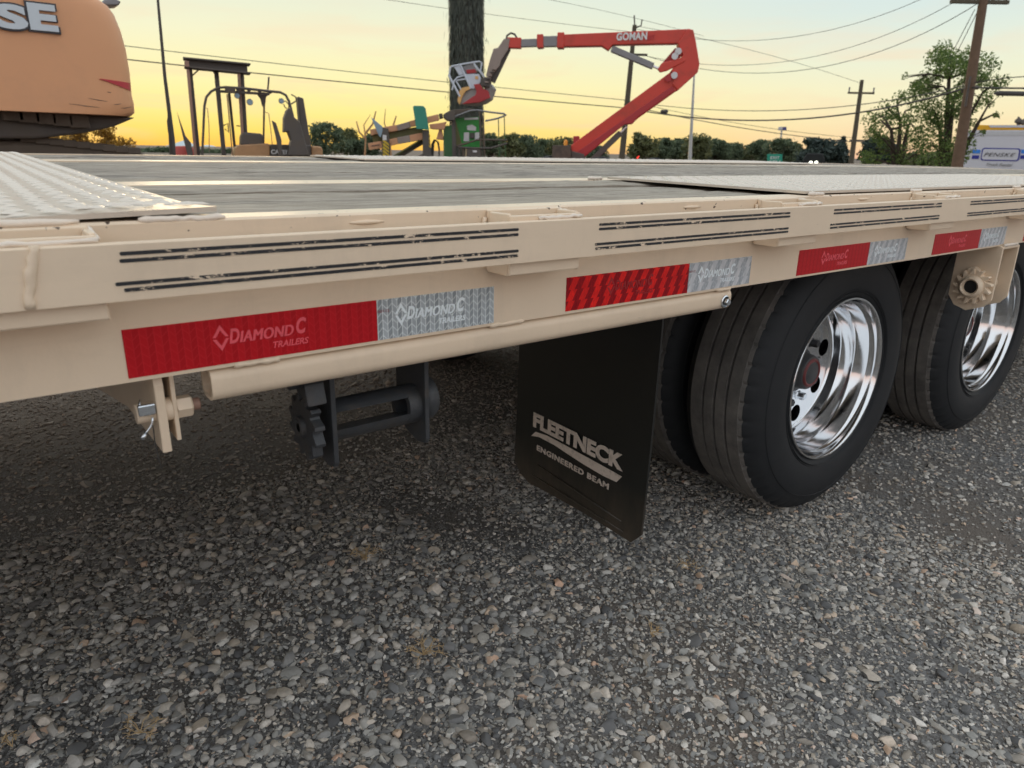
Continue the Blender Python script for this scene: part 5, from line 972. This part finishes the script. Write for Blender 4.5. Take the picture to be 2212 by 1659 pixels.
def tq(pts_, mat, name='logo', th=.012, back=-.02): return MB().prism([tp_.p(*tcx2(*q_), 0)+nn_*back for q_ in pts_], nn_*th).build(name, mat, boxo)
for x in (0, 1005):
    tq([(822+x, 1000), (978+x, 1002), (968+x, 1082), (810+x, 1080)], 'logo_blue'); tq([(806+x, 1118), (952+x, 1120), (942+x, 1195), (794+x, 1192)], 'logo_navy')
def rrect(x0, y0, x1_, y1, r_, sh): 
    P = []
    for cx2, cy2, a0 in ((x1_-r_, y0+r_, -90), (x1_-r_, y1-r_, 0), (x0+r_, y1-r_, 90), (x0+r_, y0+r_, 180)):
        for k in range(5): a = R(a0+22.5*k); xx, yy = cx2+r_*math.cos(a), cy2+r_*math.sin(a); P.append((xx+sh*(y1-yy), yy+.018*(xx-x0)))
    return P
tq(rrect(972, 962, 1775, 1228, 55, .16), 'logo_navy'); tq(rrect(998, 986, 1745, 1206, 42, .16), 'truck_white', 'logo', .012, -.026)
a, b_ = tp_.p(*tcx2(1040, 1140), 0)-nn_*.03, tp_.p(*tcx2(1690, 1152), 0)-nn_*.03; lettering('lettering', 'PENSKE', 'logo_black', boxo, a, b_-a, (0, 0, 1), np.linalg.norm(b_-a), tp_.p(*tcx2(1050, 1062), 0)[2]-a[2], .012, .0, .35, 1.12)
a, b_ = tp_.p(*tcx2(1095, 1332), 0)-nn_*.03, tp_.p(*tcx2(1640, 1345), 0)-nn_*.03; lettering('lettering', 'Truck Rental', 'text_grey', boxo, a, b_-a, (0, 0, 1), np.linalg.norm(b_-a), tp_.p(*tcx2(1100, 1275), 0)[2]-a[2], .012, .02, .35)
MB().box((0, 0, 0), (1, 1, 1))
cabp = [o0+e*(x1+.02)+nn_*.1+A((0, 0, .5)), o0+e*(x1+1.9)+nn_*.1+A((0, 0, .5)), o0+e*(x1+1.9)+nn_*.1+A((0, 0, 1.3)), o0+e*(x1+1.4)+nn_*.1+A((0, 0, 2.2)), o0+e*(x1+.02)+nn_*.1+A((0, 0, 2.3))]; MB().prism(cabp, nn_*2.2).build('cab', 'truck_white', TK, bevel=.06)
MB().prism([o0+A((0, 0, .2))+nn_*.5, o0+e*x1+A((0, 0, .2))+nn_*.5, o0+e*x1+A((0, 0, .375))+nn_*.5, o0+A((0, 0, .375))+nn_*.5], nn_*1.5).build('chassis', 'machine_dark', TK)
for xx in (1.6, x1+.8):
    for bk in (.25, 2.2): MB().lathe([(.0001, -.14), (.42, -.14), (.47, -.08), (.47, .08), (.42, .14), (.0001, .14)], o0+e*xx+nn_*bk+A((0, 0, .455)), nn_, 22).build('wheel', 'tyre_side', TK, 40)
for u, h in ((2200, 18), (2211, 12)):
    c_ = at(u, 270, 60); top = at(u, 270-h, 60); vn = thing('roof_vent', 'small dark finial far behind the truck roof, '+('taller one' if h == 18 else 'shorter one'), 'vent', (c_[0], c_[1], 0)); MB().tube([(c_[0], c_[1], 0), c_, top], [.12, .12, .05], 8).build('shaft', 'machine_dark', vn, 60); MB().lathe([(.0001, -.2), (.22, -.1), (.22, .05), (.0001, .25)], (c_+top)/2, (0, 0, 1), 10).build('cowl', 'machine_dark', vn, 50)
sg = Plane(1674, 345, 62); c_ = sg.p(1674, 345); SG = thing('exit_sign', 'green highway exit sign seen just above the deck', 'sign', (c_[0], c_[1], 0))
mb = MB(); sg.poly(mb, [(1657, 333), (1690, 333), (1690, 364), (1657, 364)], .1); brd = mb.build('board', 'sign_green', SG, bevel=.02)
for tx, u0, v0, u1, vt in (('EXIT', 1664, 343.5, 1684, 337.5), ('673', 1661, 353, 1678, 346)): a, b_ = sg.p(u0, v0, -.08), sg.p(u1, v0+.3, -.08); lettering('lettering', tx, 'text_white', brd, a, b_-a, (0, 0, 1), np.linalg.norm(b_-a), sg.p(u0, vt)[2]-a[2], .02, .01)
mb = MB(); sg.poly(mb, [(1679, 352), (1686, 346), (1684, 352.5)], .02, -.09); mb.build('arrow', 'text_white', brd)
for du in (-8, 8): p_ = sg.p(1674+du, 362, .15); MB().tube([(p_[0], p_[1], 0), p_], .1, 8).build('post', 'pole_steel', SG, 60)
bl_ = Plane(1690, 280, 130); c_ = bl_.p(1690, 290); BB = thing('pylon_sign', 'small blue and white sign on a tall pole above the treeline', 'sign', (c_[0], c_[1], 0))
for a, b_, mt in ((1681, 1690, 'board_pale'), (1690.2, 1699, 'board_blue')): mb = MB(); bl_.poly(mb, [(a, 274.5), (b_, 273.8), (b_, 281.5), (a, 282.2)], .3); mb.build('panel', mt, BB)
MB().tube([(c_[0], c_[1], 0), bl_.p(1688.5, 282, .1)], .14, 8).build('pole', 'pole_steel', BB, 60)
cp_ = Plane(1757, 351, 70); c_ = cp_.p(1757, 356); CR = thing('car', 'distant car with its two headlights on', 'car', (c_[0], c_[1], 0))
ccar = A((c_[0], c_[1], 0)); MB().prism([ccar-cp_.e*.9+A((0, 0, .3)), ccar+cp_.e*.9+A((0, 0, .3)), ccar+cp_.e*.88+A((0, 0, .85)), ccar+cp_.e*.65+A((0, 0, 1.35)), ccar-cp_.e*.65+A((0, 0, 1.35)), ccar-cp_.e*.88+A((0, 0, .85))], cp_.n*4.2).build('body', 'car_dark', CR, bevel=.12)
for u in (1751.5, 1763): p_ = cp_.p(u, 351.5)-cp_.n*.03; MB().lathe([(.0001, .05), (.10, .04), (.14, 0), (.12, -.06), (.0001, -.06)], p_, -cp_.n, 14).build('headlight', 'headlight', CR, 50)
for sx in (-.75, .75):
    for bk in (.7, 3.4): MB().lathe([(.0001, -.1), (.3, -.1), (.3, .1), (.0001, .1)], ccar+cp_.e*sx+cp_.n*bk+A((0, 0, .3)), cp_.e, 16).build('wheel', 'tyre_side', CR, 40)
p_ = at(1377, 339, 90); TLt = thing('traffic_light', 'small red signal light glowing below the boom pole', 'traffic light', (p_[0], p_[1], 0)); MB().tube([(p_[0], p_[1], 0), p_+A((0, .3, -.3))], .09, 8).build('post', 'machine_dark', TLt, 60)
MB().box(p_-A((.28, -.02, .95)), p_+A((.28, .35, .38))).build('housing', 'machine_dark', TLt, bevel=.04); MB().lathe([(.0001, .10), (.16, .07), (.22, 0), (.0001, -.05)], p_+A((0, 0, 0)), -Plane(1377, 339, 90).n, 16).build('lamp', 'red_lamp', TLt, 50)
ridge = [(-200, 312), (100, 322), (300, 330), (318, 326), (340, 318), (352, 320), (372, 312), (396, 303), (412, 308), (428, 318), (445, 313), (458, 314), (476, 322), (520, 326), (600, 330), (760, 334)]
mv = []; 
for d_ in (0, 600):
    for u, v in ridge: p_ = at(u, v, 2600); dd_ = p_-CAM; dd_[2] = 0; dd_ /= np.linalg.norm(dd_); mv.append(p_+dd_*d_*.3)
k = len(ridge); base = []
for u, v in ridge: p_ = at(u, v, 1900); base.append((p_[0], p_[1], -2))
back = []
for u, v in ridge: p_ = at(u, v, 3600); back.append((p_[0], p_[1], -2))
mh = MB(); mh.add(mv[:k]+base+back, [(i, i+1, k+i+1, k+i) for i in range(k-1)]+[(i+1, i, 2*k+i, 2*k+i+1) for i in range(k-1)]); tag(mh.build('mountains', 'mountain', None, 180), 'haze-coloured pale blue mountain peaks on the horizon beyond the forklift', None, kind='structure')

# ------------------------------------------------------------------ dry weeds on the gravel
def weed(label, u, v, r_, n_, up=.4):
    p_ = onZ(u, v, 0); t = thing('dry_weed', label, 'weed', p_, 'dry weeds on the gravel'); mb = MB()
    for k in range(n_):
        a = random.uniform(0, 6.283); L_ = r_*random.uniform(.5, 1.1); h = L_*random.uniform(.05, up); q_ = [p_+A((0, 0, .012))]
        for s_ in (.35, .7, 1.0): q_.append(p_+A((math.cos(a)*L_*s_+random.uniform(-.003, .003), math.sin(a)*L_*s_+random.uniform(-.003, .003), .014+h*math.sin(s_*2.4))))
        mb.tube(q_, [.0009, .0008, .0006, .0004], 5)
        for _ in range(3): e_ = q_[2]+rng.normal(size=3)*.004; f_ = e_+A((random.uniform(-.014, .014), random.uniform(-.014, .014), random.uniform(-.004, .01))); mb.tube([q_[2], e_, f_], [.0008, .0007, .0005], 4)
    mb.build('stems', 'weed', t, 60)
weed('spidery dry weed in the gravel below the mud flap and winch', 915, 1425, .055, 13, .5); weed('small dry sprig among stones near the bottom left corner', 305, 1595, .04, 8); weed('brown dry tuft on dark gravel below the black winch', 790, 1210, .05, 12, .3)
weed('single dry stalk at the lower left edge of the gravel', 30, 1625, .04, 4); weed('faint dry tuft on the gravel below the front tyre', 1485, 1232, .035, 6, .3); weed('little dry sprig right of the spidery weed', 1405, 1380, .03, 6, .3)
print('objects', len(bpy.data.objects))
